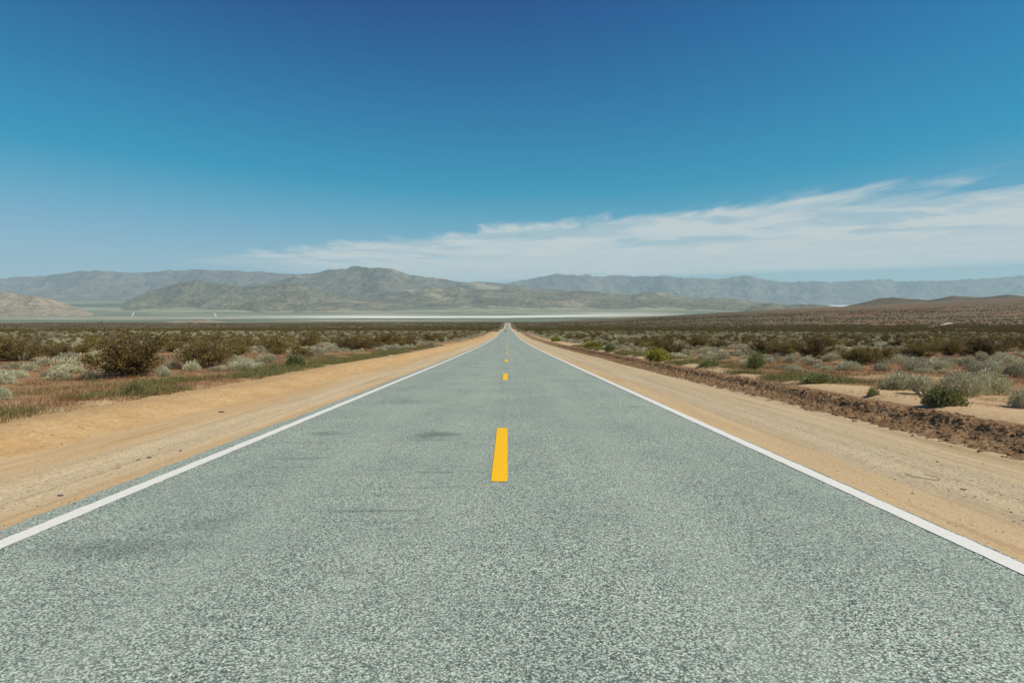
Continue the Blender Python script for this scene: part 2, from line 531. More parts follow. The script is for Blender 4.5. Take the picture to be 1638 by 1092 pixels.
def m_mountain(name, dark, light, pale, s, patch=0.6):
    m, t = mat(name)
    p = pos(t)
    a = t.noise(p, 1.0 / (900 * s), 6, 0.62)
    b = t.noise(p, 1.0 / (150 * s), 5, 0.68)
    c = t.mix(t.ramp(a, 0.35, 0.65), dark, light)
    c = t.mix(t.ramp(b, 0.46, 0.62, 0, 0.75), c, tuple(k * 0.5 for k in dark))
    # pale sand fans in the hollows
    f = t.noise(t.mapping(p, (1, 1, 3.0), loc=(31, 7, 3)), 1.0 / (1500 * s), 4, 0.6)
    c = t.mix(t.ramp(f, patch, patch + 0.12, 0, 0.55), c, pale)
    finish(t, c, 0.95, t.math('ADD', a, t.math('MULTIPLY', b, 0.6)), 1.0, 110 * s, spec=0.05)
    return m


def m_leaf(name, c1, c2, trans=0.25, tipc=None):
    m, t = mat(name)
    geo = t.n('ShaderNodeNewGeometry')
    oi = t.n('ShaderNodeObjectInfo')
    r = geo.outputs['Random Per Island']
    c = t.mix(r, c1, c2)
    if tipc:
        c = t.mix(t.ramp(r, 0.72, 0.9), c, tipc)
    hs = t.n('ShaderNodeHueSaturation')
    t.put(hs.inputs['Color'], c)
    t.put(hs.inputs['Value'], t.ramp(oi.outputs['Random'], 0, 1, 0.75, 1.25, smooth=False))
    t.put(hs.inputs['Hue'], t.ramp(oi.outputs['Random'], 0, 1, 0.485, 0.51, smooth=False))
    d = t.n('ShaderNodeBsdfPrincipled')
    t.link(hs.outputs[0], d.inputs['Base Color'])
    d.inputs['Roughness'].default_value = 0.75
    d.inputs['Specular IOR Level'].default_value = 0.15
    tr = t.n('ShaderNodeBsdfTranslucent')
    t.link(hs.outputs[0], tr.inputs['Color'])
    mx = t.n('ShaderNodeMixShader')
    mx.inputs[0].default_value = trans
    t.link(d.outputs[0], mx.inputs[1])
    t.link(tr.outputs[0], mx.inputs[2])
    o = t.n('ShaderNodeOutputMaterial')
    t.link(mx.outputs[0], o.inputs['Surface'])
    return m


M_ASPHALT = m_asphalt()
M_WHITE = m_paint('white_line_paint', (0.80, 0.77, 0.70), 0.2)
M_YELLOW = m_paint('yellow_line_paint', (0.98, 0.53, 0.004), 0.10)
M_SHOULDER = m_shoulder()
M_BERM_L = m_soil('sandy_berm_soil', (0.50, 0.315, 0.145), (0.57, 0.385, 0.195), (0.41, 0.25, 0.105))
M_BERM_R = m_soil('dark_turned_soil', (0.24, 0.14, 0.07), (0.32, 0.20, 0.105), (0.155, 0.085, 0.043))
M_GROUND = m_ground()
M_CREO = m_leaf('creosote_leaf', (0.11, 0.085, 0.02), (0.26, 0.195, 0.052), 0.25, (0.38, 0.28, 0.09))
M_STEM = plain('creosote_stem', (0.16, 0.13, 0.10), 0.9, 0.1, var=0.4, scale=3.0)
M_PALE = m_leaf('pale_shrub_leaf', (0.38, 0.36, 0.22), (0.60, 0.56, 0.38), 0.2, (0.70, 0.65, 0.46))
M_TWIG = plain('grey_twig', (0.30, 0.26, 0.21), 0.9, 0.1, var=0.4, scale=3.0)
M_GREEN = m_leaf('green_shrub_leaf', (0.15, 0.16, 0.055), (0.28, 0.29, 0.11), 0.3, (0.40, 0.38, 0.19))
M_YGREEN = m_leaf('yellow_green_leaf', (0.19, 0.20, 0.03), (0.36, 0.33, 0.06), 0.3, (0.45, 0.36, 0.07))
M_RED = m_leaf('dry_red_grass', (0.22, 0.105, 0.045), (0.37, 0.215, 0.10), 0.3, (0.50, 0.37, 0.19))
M_STRAW = m_leaf('straw_grass', (0.42, 0.30, 0.12), (0.56, 0.43, 0.19), 0.3, (0.24, 0.24, 0.08))
M_GGRASS = m_leaf('green_verge_grass', (0.11, 0.13, 0.04), (0.24, 0.24, 0.09), 0.3, (0.40, 0.33, 0.14))
M_STONE = plain('dark_stone', (0.14, 0.12, 0.10), 0.85, 0.2, var=0.4, scale=20)
M_PSTONE = plain('pale_gravel', (0.50, 0.44, 0.35), 0.9, 0.2, var=0.4, scale=20)
M_BLACK = plain('black_rubber', (0.025, 0.024, 0.024), 0.6, 0.3)


# ------------------------------------------------------------------ ground sheet
def spaced(a, b, d0, rate):
    out = [a]
    while out[-1] < b:
        out.append(out[-1] + max(d0, rate * out[-1]))
    out[-1] = b
    return np.array(out)


xs_r = np.concatenate([[0, 4.0, 7.0, 7.9], spaced(8.2, 47000, 0.13, 0.042)])
xs = np.concatenate([-xs_r[:0:-1], xs_r])
ys = np.concatenate([[-3900, -1500, -500, -150, -50, -20, -8, -3, 0], spaced(1.5, 44000, 0.16, 0.0135)])
X, Y = np.meshgrid(xs, ys)
Z = G(X, Y)
ground = link('ground', mesh_np('ground', np.stack([X, Y, Z], -1).reshape(-1, 3), grid_faces(len(ys), len(xs)), True), M_GROUND)
tag(ground, 'red-brown desert floor running down to the pale basin', kind='structure')


# ------------------------------------------------------------------ road, markings, shoulders, berms
def strip(name, xcols, yrows, hfun, m, smooth=True, parent=None):
    Xg, Yg = np.meshgrid(np.asarray(xcols, float), yrows)
    Zg = prof(Yg) + hfun(Xg, Yg)
    return link(name, mesh_np(name, np.stack([Xg, Yg, Zg], -1).reshape(-1, 3), grid_faces(len(yrows), len(xcols)), smooth), m, parent)


ROAD_END = 1900.0
yr = np.concatenate([np.arange(-12, 4, 1.0), spaced(4.0, ROAD_END, 0.5, 0.012)])


def road_h(x, y):
    return 0.055 - 0.007 * np.abs(x - XC)


# the asphalt's edges wander by a few centimetres
def road_mesh():
    cols = np.array([-4.19, -4.15, -3.0, -2, -1, XC, 1, 2, 3, 3.585, 3.62])
    yy = np.concatenate([np.arange(-12, 2, 0.5), spaced(2.0, ROAD_END, 0.1, 0.008)])
    Xg, Yg = np.meshgrid(cols, yy)
    wl = 0.10 * (fbm(Yg / 2.6, Yg * 0, 21, 4) - 0.5) + 0.05 * (fbm(Yg / 0.4, Yg * 0, 24, 2) - 0.5)
    wr = 0.07 * (fbm(Yg / 2.2, Yg * 0, 22, 4) - 0.5) + 0.04 * (fbm(Yg / 0.4, Yg * 0, 23, 2) - 0.5)
    Xg[:, :2] += wl[:, :2]
    Xg[:, -2:] += wr[:, -2:]
    Zg = prof(Yg) + road_h(Xg, Yg)
    Zg[:, 0] -= 0.09; Zg[:, -1] -= 0.09
    return mesh_np('road', np.stack([Xg, Yg, Zg], -1).reshape(-1, 3), grid_faces(len(yy), len(cols)), False)


road = link('road', road_mesh(), M_ASPHALT)
tag(road, 'straight grey two-lane desert road running to the horizon', kind='structure')


def edge_line(x0, seed):
    yy = np.concatenate([np.arange(-12, 3, 0.5), spaced(3.0, ROAD_END, 0.07, 0.008)])
    wob = 0.018 * (fbm(yy / 0.16, yy * 0, seed, 2) - 0.5)
    wob2 = 0.018 * (fbm(yy / 0.16, yy * 0, seed + 5, 2) - 0.5)
    drift = 0.02 * (fbm(yy / 14, yy * 0, seed + 9, 2) - 0.5)
    a = x0 - 0.082 + wob + drift; b = x0 + 0.082 + wob2 + drift
    Xg = np.stack([a, b], 1); Yg = np.stack([yy, yy], 1)
    Zg = prof(Yg) + road_h(Xg, Yg) + 0.005
    o = link('edge_line', mesh_np('edge_line', np.stack([Xg, Yg, Zg], -1).reshape(-1, 3), grid_faces(len(yy), 2)), M_WHITE, road)
    return o


tag(edge_line(XL, 31), 'white edge line on the left side of the road')
tag(edge_line(XR, 41), 'white edge line on the right side of the road')

DASH0, PERIOD, DLEN = 6.27, 14.63, 3.72
for k in range(-1, 26):
    y0 = DASH0 + k * PERIOD
    y1 = y0 + DLEN
    if y0 > 330:
        break
    n = 90
    rng = np.random.default_rng(100 + k)
    yy = np.linspace(y0, y1, n)
    rnd = np.minimum(1, np.minimum(yy - y0, y1 - yy) / 0.03 + 0.75)
    hw = 0.088 * rnd + rng.uniform(-0.004, 0.004, n)
    cx = XC + 0.04
    Xg = np.stack([cx - hw, cx + hw], 1); Yg = np.stack([yy, yy], 1)
    Zg = prof(Yg) + road_h(Xg, Yg) + 0.006
    link('centre_dash', mesh_np('centre_dash', np.stack([Xg, Yg, Zg], -1).reshape(-1, 3), grid_faces(n, 2)), M_YELLOW, road)

SH_END = 1600.0
ysh = np.concatenate([np.arange(-10, 3, 0.5), spaced(3.0, SH_END, 0.07, 0.010)])


def shoulder_h(x, y):
    a = np.abs(x)
    rut = 0.06 * (fbm(x * 3.0, y * 0.09, 51, 3) - 0.5) + 0.018 * (fbm(x * 5, y * 5, 53, 2) - 0.5)
    return -0.004 + rut * (0.4 + 0.6 * sstep(a, 3.7, 4.4)) - 0.01 * sstep(a, 4.0, 6.2) + np.where(a > 6.9, -0.2, 0) + np.where(x < 0, 0, -0.005)


sl = strip('shoulder', np.linspace(-7.0, -3.72, 34), ysh, shoulder_h, M_SHOULDER)
tag(sl, 'sandy gravel shoulder left of the road', kind='structure')
sr = strip('shoulder', np.linspace(3.36, 7.0, 36), ysh, shoulder_h, M_SHOULDER)
tag(sr, 'pale gravel shoulder right of the road', kind='structure')


def crest_l(y):
    return 7.65 + 0.7 * (fbm(y / 9, y * 0, 61, 3) - 0.5)


def crest_r(y):
    return 7.55 + 0.5 * (fbm(y / 7, y * 0, 62, 3) - 0.5)


def berm_lh(x, y):
    a = np.abs(x); c = crest_l(y)
    hgt = (0.24 + 0.16 * (fbm(y / 5, y * 0, 63, 3) - 0.5)) * (1 - sstep(y, 70, 170) * 0.7)
    up = sstep(a, 6.25 + 0.3 * (fbm(y / 4, y * 0, 69, 2) - 0.5), c)
    down = 1 - sstep(a, c, c + 1.5) * 0.62
    z = -0.02 + hgt * up * down
    lump = (0.07 * (fbm(x * 2.2, y * 2.2, 64, 4, 0.6) - 0.5) + 0.022 * (fbm(x * 8, y * 8, 66, 2) - 0.5)) * sstep(a, 6.3, 6.8)
    end = sstep(a, 9.0, 9.6)
    return z + lump - 0.05 * (1 - sstep(a, 6.1, 6.35)) - 0.25 * end


def berm_rh(x, y):
    a = np.abs(x); c = crest_r(y)
    hgt = (0.25 + 0.15 * (fbm(y / 3, y * 0, 73, 3) - 0.5)) * (1 - sstep(y, 60, 150) * 0.75)
    rise = 0.42 * sstep(a, 6.42 + 0.4 * (fbm(y / 4, y * 0, 79, 2) - 0.5), c - 0.12) + 0.58 * sstep(a, c - 0.34, c - 0.02)
    down = 1 - sstep(a, c + 0.02, c + 0.9) * 0.72
    z = -0.02 + hgt * rise * down
    lump = (0.08 * (fbm(x * 3.0, y * 3.0, 74, 4, 0.62) - 0.5) + 0.08 * (fbm(x * 9, y * 9, 76, 2) - 0.5)) * sstep(a, 6.3, 6.8) * (1 - sstep(a, c + .3, c + 1.0) * .7)
    end = sstep(a, 9.0, 9.6)
    return z + lump - 0.07 * (1 - sstep(a, 6.3, 6.62)) - 0.25 * end


yb = np.concatenate([np.arange(-10, 4, 0.5), spaced(4.0, 420.0, 0.06, 0.0075)])
bl_ = strip('earth_berm', np.linspace(-9.7, -6.05, 62), yb, berm_lh, M_BERM_L, True)
tag(bl_, 'low smooth bank of orange sand left of the road', kind='structure')
br_ = strip('earth_berm', np.linspace(6.05, 9.7, 62), yb, berm_rh, M_BERM_R, False)
tag(br_, 'low bank of dark crumbled earth right of the road', kind='structure')


# ------------------------------------------------------------------ mountains
def mountain(name, prof_px, dist, depth, seed, m, label, rate=2.5, nv=90, rough=0.5, front=1.25, power=1.9, skew=0.0):
    pp = np.array(prof_px, float)
    u = np.arange(pp[0, 0], pp[-1, 0] + 0.1, rate)
    hp = np.interp(u, pp[:, 0], pp[:, 1])
    # soften the polyline a little
    kk = np.array([1, 2, 3, 2, 1.0]); kk /= kk.sum()
    hp = np.convolve(np.pad(hp, 2, 'edge'), kk, 'valid')
    d = np.array([ray(a, b) for a, b in zip(u, hp)])
    hd = np.hypot(d[:, 0], d[:, 1])
    D = dist * (1 + 0.07 * (fbm(u / 90.0, u * 0, seed, 3) - 0.5)) / (d[:, 1] / hd) * (1 + skew * (u - 819) / 1638)
    top = CAM_Z + d[:, 2] / hd * D
    dx = d[:, 0] / hd; dy = d[:, 1] / hd
    t = np.concatenate([np.linspace(-1, 0, int(nv * 0.7), endpoint=False), np.linspace(0, 1, nv - int(nv * 0.7))])
    T, UU = np.meshgrid(t, u, indexing='ij')
    R = D[None, :] + T * depth * np.where(T < 0, front, 0.8)
    Xm = R * dx[None, :]; Ym = R * dy[None, :]
    base = G(Xm, Ym) - 12
    s = (1 - np.abs(T)) ** power
    L = depth / 2.6
    e = ridged(Xm / L, Ym / L, seed + 3, 5, 0.55)
    e2 = fbm(Xm / (L * 0.5), Ym / (L * 0.5), seed + 11, 4)
    shape = s - rough * (e - 0.12) * (1 - s ** 2.2) * s ** 0.45 * 1.3 + 0.22 * (e2 - 0.5) * (1 - s) * s ** 0.5
    shape = shape - 0.24 * (ridged(Xm / (L * 0.33), Ym / (L * 0.33), seed + 31, 4, 0.6) - 0.25) * s ** 0.6 * (1 - s ** 3)
    shape = shape * (1 + 0.10 * (0.3 - ridged(Xm / (L * 0.3), Ym / (L * 0.3), seed + 21, 3)) * s)
    Zm = base + np.maximum(top[None, :] - base, 0) * np.clip(shape, -0.02, 1.2)
    Zm[0] = base[0] - 20; Zm[-1] = base[-1] - 20
    o = link(name, mesh_np(name, np.stack([Xm, Ym, Zm], -1).reshape(-1, 3), grid_faces(len(t), len(u)), True), m)
    tag(o, label, kind='structure')
    return o


MM_FAR = m_mountain('far_range_rock', (0.16, 0.13, 0.11), (0.25, 0.20, 0.16), (0.40, 0.33, 0.26), 2.0, 0.6)
MM_MID = m_mountain('peak_rock', (0.15, 0.125, 0.09), (0.25, 0.20, 0.145), (0.50, 0.42, 0.31), 1.1, 0.58)
MM_FOOT = m_mountain('foothill_rock', (0.15, 0.13, 0.08), (0.26, 0.21, 0.135), (0.46, 0.37, 0.24), 0.7, 0.56)
MM_TAN = m_mountain('tan_hill_rock', (0.32, 0.23, 0.14), (0.44, 0.33, 0.21), (0.52, 0.41, 0.28), 0.5, 0.55)
MM_DARK = m_mountain('near_hill_rock', (0.11, 0.09, 0.055), (0.19, 0.145, 0.09), (0.30, 0.21, 0.13), 0.22, 0.62)

mountain('mountain_range', [(620, 484), (700, 470), (780, 460), (815, 452), (845, 446), (870, 442), (892, 436.5), (915, 440), (938, 438), (960, 442), (978, 439), (1010, 442), (1040, 442),
          (1062, 439.5), (1085, 444), (1110, 443.5), (1150, 447), (1175, 441), (1200, 440), (1225, 447), (1245, 451), (1270, 450), (1300, 449), (1330, 451.5),
          (1360, 449), (1395, 448), (1421, 445.5), (1436, 451), (1470, 449), (1510, 449), (1545, 446), (1580, 445), (1620, 441), (1680, 438), (1760, 441),
          (1850, 436), (1950, 446), (2050, 462), (2120, 484)], 28000, 4200, 101, MM_FAR, 'hazy blue far mountain range along the right horizon', 2.5, 80, 0.55)
mountain('mountain_range', [(-420, 484), (-300, 462), (-180, 452), (-90, 448), (0, 444), (40, 443), (75, 441), (105, 436), (130, 433), (165, 433), (195, 435.5), (230, 437), (250, 434), (275, 431),
          (310, 431), (350, 432.5), (375, 433), (400, 436), (415, 434), (435, 437), (480, 438), (540, 442), (640, 450), (740, 462), (820, 484)],
         22500, 5600, 111, MM_FAR, 'grey-purple far mountain range on the left horizon', 2.5, 80, 0.5)
mountain('mountain_range', [(330, 494), (385, 470), (420, 455), (450, 447), (480, 440), (510, 435), (530, 430), (548, 428.5), (563, 425.5), (580, 427), (600, 426.5), (620, 429), (640, 434), (658, 440), (680, 443),
          (705, 445), (730, 450), (770, 451), (800, 453), (830, 456), (870, 461), (920, 466), (990, 476), (1060, 494)],
         17500, 5200, 121, MM_MID, 'broad grey peak rising left of the road in the distance', 2.0, 110, 0.6)
mountain('hill', [(170, 500), (205, 480), (235, 466), (262, 459), (290, 452), (314, 447.5), (335, 451), (365, 455), (400, 458), (432, 456), (458, 452), (480, 457), (505, 464), (535, 470), (580, 476), (640, 486), (700, 500)],
         12800, 2300, 131, MM_FOOT, 'olive cone-shaped foothill below the left mountain range', 1.6, 90, 0.5)
mountain('hill', [(580, 498), (620, 482), (655, 470), (672, 462), (690, 458), (715, 461), (735, 459), (765, 463), (800, 463), (830, 461), (850, 465), (890, 468), (915, 464.5), (940, 464.5), (965, 468), (990, 470),
          (1010, 472), (1030, 467.5), (1050, 466), (1072, 470), (1095, 476), (1120, 478), (1145, 475.5), (1175, 477), (1200, 481), (1230, 486), (1260, 498)],
         13800, 2600, 141, MM_FOOT, 'low brown foothills straight ahead beyond the white dry lake', 1.6, 90, 0.5)
mountain('hill', [(-330, 505), (-220, 480), (-120, 468), (-50, 465), (0, 467), (30, 469), (60, 474), (90, 481), (120, 490), (160, 505)],
         10200, 1700, 151, MM_TAN, 'tan hill at the left edge below the mountains', 2.0, 60, 0.45)
mountain('hill', [(1180, 500), (1205, 489), (1235, 484), (1262, 488), (1300, 486), (1340, 490), (1390, 500)],
         9500, 1100, 155, MM_FOOT, 'small pale hills in front of the far white lake', 1.6, 50, 0.5)
mountain('hill', [(1300, 500), (1345, 491), (1385, 483), (1408, 476.5), (1430, 475.5), (1455, 478), (1485, 480), (1505, 477), (1525, 472.5), (1545, 474), (1570, 475.5), (1590, 473), (1612, 471), (1640, 474),
          (1700, 470), (1780, 473), (1880, 478), (1980, 500)], 4300, 900, 161, MM_DARK, 'dark low hills on the right edge of the plain', 1.6, 70, 0.35, power=1.1)
mountain('hill', [(200, 521), (240, 517), (285, 514), (318, 512), (330, 510.5), (343, 512.5), (375, 516), (430, 521)], 5200, 420, 171, MM_TAN,
         'small reddish knoll on the plain left of the road', 1.6, 40, 0.35, power=1.0)


# ------------------------------------------------------------------ dirt tracks on the far plain
M_TRACK = plain('pale_track_dirt', (0.62, 0.52, 0.38), 0.95, 0.1, var=0.1, scale=0.02)


def track(pts, width, label, lift=1.2):
    w_ = [hit(*p) for p in pts]
    vs, fs = [], []
    dense = []
    for a, b in zip(w_[:-1], w_[1:]):
        for k in range(40):
            dense.append((a[0] + (b[0] - a[0]) * k / 40, a[1] + (b[1] - a[1]) * k / 40))
    dense.append(w_[-1])
    d = np.array(dense)
    tg = np.gradient(d, axis=0)
    tg /= np.linalg.norm(tg, axis=1)[:, None] + 1e-9
    nr = np.stack([-tg[:, 1], tg[:, 0]], 1) * width / 2
    L = d - nr; R = d + nr
    Xg = np.stack([L[:, 0], R[:, 0]], 1); Yg = np.stack([L[:, 1], R[:, 1]], 1)
    Zg = G(Xg, Yg) + lift
    o = link('dirt_track', mesh_np('dirt_track', np.stack([Xg, Yg, Zg], -1).reshape(-1, 3), grid_faces(len(d), 2)), M_TRACK)
    tag(o, label, kind='structure')


track([(472, 486.5), (479, 496.5)], 20, 'left of two parallel pale dirt tracks climbing the plain', 3.0)
track([(476, 486.5), (483, 496.5)], 14, 'right of two parallel pale dirt tracks climbing the plain', 3.0)
track([(343, 500.5), (346, 507)], 22, 'short pale dirt track beside the white dry lake', 2.0)
track([(214, 499.5), (211, 506)], 18, 'thin pale dirt track on the left of the plain', 2.0)
track([(1484, 524), (1504, 520.5), (1526, 517)], 8, 'pale dirt track crossing the red slope on the right', 0.8)

# a few white sheds far out on the plain
M_SHED = plain('white_shed_metal', (0.80, 0.79, 0.76), 0.6, 0.3, var=0.05)


def shed(px, py, w_, d_, h_, label):
    x, y = hit(px, py)
    root = bpy.data.objects.new('shed', None); COL.objects.link(root)
    root.location = (x, y, float(G(x, y)) - 1)
    a, b = w_ / 2, d_ / 2
    v = [(-a, -b, 0), (a, -b, 0), (a, b, 0), (-a, b, 0), (-a, -b, h_), (a, -b, h_), (a, b, h_), (-a, b, h_)]
    link('wall', mesh_np('wall', v, [(0, 1, 5, 4), (1, 2, 6, 5), (2, 3, 7, 6), (3, 0, 4, 7)]), M_SHED, root)
    e = 1.5
    v = [(-a - e, -b - e, h_), (a + e, -b - e, h_), (a + e, 0, h_ * 1.4), (-a - e, 0, h_ * 1.4), (a + e, b + e, h_), (-a - e, b + e, h_)]
    link('roof', mesh_np('roof', v, [(0, 1, 2, 3), (3, 2, 4, 5)]), M_SHED, root)
    tag(root, label, 'shed', 'white sheds on the far plain')


shed(222, 490.5, 60, 40, 18, 'leftmost of three tiny white sheds on the left of the plain')
shed(233, 490.5, 45, 35, 16, 'middle one of three tiny white sheds on the left of the plain')
shed(243, 490.5, 70, 40, 20, 'rightmost of three tiny white sheds on the left of the plain')
shed(700, 482.5, 90, 50, 20, 'lone white shed at the foot of the grey peak')


# ------------------------------------------------------------------ plants: meshes
def tube(path, r0, r1, sides=4):
    path = np.asarray(path, float); n = len(path)
    tg = np.gradient(path, axis=0)
    tg /= np.linalg.norm(tg, axis=1)[:, None] + 1e-9
    ref = np.array([0.31, 0.77, 0.55])
    u = np.cross(tg, ref); u /= np.linalg.norm(u, axis=1)[:, None] + 1e-9
    w_ = np.cross(tg, u)
    a = np.arange(sides) * 2 * pi / sides
    r = np.linspace(r0, r1, n)
    v = path[:, None, :] + r[:, None, None] * (np.cos(a)[None, :, None] * u[:, None, :] + np.sin(a)[None, :, None] * w_[:, None, :])
    f = []
    for i in range(n - 1):
        for j in range(sides):
            k = (j + 1) % sides
            f.append((i * sides + j, i * sides + k, (i + 1) * sides + k, (i + 1) * sides + j))
    return v.reshape(-1, 3), np.array(f)


class Acc:
    def __init__(self):
        self.v = []; self.f = []; self.m = []; self.n = 0

    def add(self, v, f, mi=0):
        self.v.append(np.asarray(v, float)); self.f.append(np.asarray(f) + self.n)
        self.m.append(np.full(len(f), mi)); self.n += len(v)

    def arrays(self):
        return np.concatenate(self.v), np.concatenate(self.f), np.concatenate(self.m)


def leaf_quads(rng, c, size, axis=None, aspect=0.5, spread=1.0):
    """diamond leaves at centres c; axis = preferred direction of the leaf's length"""
    n = len(c)
    d = rng.normal(size=(n, 3))
    d /= np.linalg.norm(d, axis=1)[:, None]
    if axis is not None:
        d = axis + spread * d
        d /= np.linalg.norm(d, axis=1)[:, None] + 1e-9
    s = np.cross(d, rng.normal(size=(n, 3)))
    s /= np.linalg.norm(s, axis=1)[:, None] + 1e-9
    L = size * rng.uniform(0.6, 1.4, n)[:, None]
    v = np.stack([c - d * L * 0.5, c + s * L * aspect * 0.5, c + d * L * 0.5, c - s * L * aspect * 0.5], 1).reshape(-1, 3)
    f = np.arange(n * 4).reshape(-1, 4)
    return v, f


def creosote(seed, nst=18, nleaf=2600, leaf=0.05, bare=0.0, sub=5):
    """vase-shaped bush, height and width about 1; returns stems and leaves"""
    rng = np.random.default_rng(seed)
    st = Acc(); tips = []
    for i in range(nst):
        az = rng.uniform(0, 2 * pi); tilt = rng.uniform(0.1, 1.15) ** 1.0
        ln = rng.uniform(0.6, 1.08) * (1.0 - 0.16 * tilt)
        d0 = np.array([cos(az) * sin(tilt), sin(az) * sin(tilt), cos(tilt)])
        p = np.array([cos(az), sin(az), 0]) * rng.uniform(0.0, 0.10)
        path = [p + np.array([0, 0, -0.03])]; d = d0.copy(); k = 7
        for j in range(k):
            d = d + rng.normal(size=3) * 0.13 + np.array([0, 0, 0.06])
            d /= np.linalg.norm(d)
            p = p + d * ln / k
            path.append(p.copy())
        path = np.array(path)
        st.add(*tube(path, 0.013, 0.004, 4))
        for b in range(sub):
            j = rng.integers(2, k)
            q = path[j].copy(); dd = (path[j] - path[j - 1]); dd /= np.linalg.norm(dd)
            dd = dd + rng.normal(size=3) * 0.55; dd /= np.linalg.norm(dd)
            sp = [q.copy()]; l2 = ln * rng.uniform(0.22, 0.42)
            for h_ in range(3):
                dd = dd + rng.normal(size=3) * 0.18 + np.array([0, 0, 0.08]); dd /= np.linalg.norm(dd)
                q = q + dd * l2 / 3; sp.append(q.copy())
            st.add(*tube(np.array(sp), 0.006, 0.0025, 4))
            if rng.uniform() > bare:
                tips.append(np.array(sp))
        if rng.uniform() > bare:
            tips.append(path[3:])
    lv, lf = None, None
    if tips and nleaf:
        per = max(1, nleaf // len(tips)); cs = []
        for sp in tips:
            t_ = rng.uniform(0.1, 1.05, per) ** 0.7 * (len(sp) - 1)
            i = np.clip(t_.astype(int), 0, len(sp) - 2); fr = (t_ - i)[:, None]
            c = sp[i] * (1 - fr) + sp[i + 1] * fr + rng.normal(size=(per, 3)) * 0.035
            cs.append(c)
        c = np.concatenate(cs); c = c[c[:, 2] > 0.03]
        lv, lf = leaf_quads(rng, c, leaf, np.array([0, 0, 0.5]), 0.55, 1.0)
    sv, sf, _ = st.arrays()
    return (sv, sf), (lv, lf)


def mound(seed, n=1900, leaf=0.07, hgt=0.45, lobes=5, twigs=26, up=0.5, loose=0.12):
    """cushion shrub about 1 wide and hgt tall"""
    rng = np.random.default_rng(seed)
    cen = np.stack([rng.uniform(-0.26, 0.26, lobes), rng.uniform(-0.26, 0.26, lobes), rng.uniform(0.0, 0.10, lobes)], 1)
    rad = rng.uniform(0.20, 0.34, lobes)
    k = rng.integers(0, lobes, n)
    d = rng.normal(size=(n, 3)); d[:, 2] = np.abs(d[:, 2]) * 0.9 + 0.02
    d /= np.linalg.norm(d, axis=1)[:, None]
    rr = rad[k] * np.clip(rng.normal(0.95, loose, n), 0.4, 1.45)
    c = cen[k] + d * rr[:, None] * np.array([1, 1, 1.0])
    c[:, 2] *= hgt / 0.38
    axis = d * 0.9 + np.array([0, 0, up])
    lv, lf = leaf_quads(rng, c, leaf, axis, 0.34, 0.55)
    st = Acc()
    for i in range(twigs):
        a = rng.uniform(0, 2 * pi); e = rng.uniform(0.25, 1.4)
        dd = np.array([cos(a) * cos(e), sin(a) * cos(e), sin(e) * hgt / 0.42])
        b = cen[rng.integers(0, lobes)] * np.array([1, 1, 0])
        pth = np.array([b * 0.5, b + dd * 0.12, b + dd * rng.uniform(0.24, 0.36)])
        st.add(*tube(pth, 0.007, 0.003, 4))
    sv, sf, _ = st.arrays()
    return (sv, sf), (lv, lf)


def tuft(seed, n=40, h=0.22, r=0.10, wid=0.006, lean=0.5):
    """grass tuft: narrow bent blades"""
    rng = np.random.default_rng(seed)
    a = rng.uniform(0, 2 * pi, n); rr = r * np.sqrt(rng.uniform(0, 1, n))
    b = np.stack([np.cos(a) * rr, np.sin(a) * rr, np.full(n, -0.02)], 1)
    a2 = a + rng.normal(0, 0.7, n); ln = rng.uniform(0.05, lean, n); hh = h * rng.uniform(0.5, 1.15, n)
    dr = np.stack([np.cos(a2), np.sin(a2), np.zeros(n)], 1)
    mid = b + dr * (ln * hh * 0.35)[:, None] + np.array([0, 0, 1]) * (hh * 0.6)[:, None]
    tip = b + dr * (ln * hh)[:, None] + np.array([0, 0, 1]) * hh[:, None]
    s = np.stack([-np.sin(a2 + 0.8), np.cos(a2 + 0.8), np.zeros(n)], 1) * wid
    v = np.stack([b - s, b + s, mid + s * 0.8, mid - s * 0.8, tip + s * 0.2, tip - s * 0.2], 1).reshape(-1, 3)
    i = np.arange(n)[:, None] * 6
    f = np.concatenate([i + np.array([0, 1, 2, 3]), i + np.array([3, 2, 4, 5])], 0)
    return v, f


def merged(name, a, b, mats):
    (sv, sf), (lv, lf) = a, b
    v = np.concatenate([sv, lv]); f = np.concatenate([sf, lf + len(sv)])
    mi = np.concatenate([np.zeros(len(sf)), np.ones(len(lf))])
    return mesh_np(name, v, f, False, mats, mi)


rng0 = np.random.default_rng(7)
# creosote prototypes: detailed (separate stems and foliage) and plain ones for the distance
CRE = []
for i in range(5):
    a, b = creosote(200 + i, nst=30, nleaf=14000, leaf=0.028, sub=9)
    CRE.append((mesh_np('branches', *a, False, [M_STEM]), mesh_np('foliage', *b, False, [M_CREO])))
CREF = []
for i in range(5):
    a, b = creosote(240 + i, nst=13, nleaf=1300, leaf=0.072, sub=4)
    CREF.append(merged('creosote_bush', a, b, [M_STEM, M_CREO]))
DEADM = []
for i in range(2):
    a, b = creosote(260 + i, nst=16, nleaf=0, sub=6)
    DEADM.append(mesh_np('dead_bush', *a, False, [M_TWIG]))
PALE = []
for i in range(5):
    a, b = mound(300 + i, n=2600, leaf=0.055, hgt=0.42, lobes=6)
    PALE.append((mesh_np('branches', *a, False, [M_TWIG]), mesh_np('foliage', *b, False, [M_PALE])))
PALEF = []
for i in range(4):
    a, b = mound(330 + i, n=700, leaf=0.095, hgt=0.42, lobes=5, twigs=8)
    PALEF.append(merged('pale_shrub', a, b, [M_TWIG, M_PALE]))
GRN = []
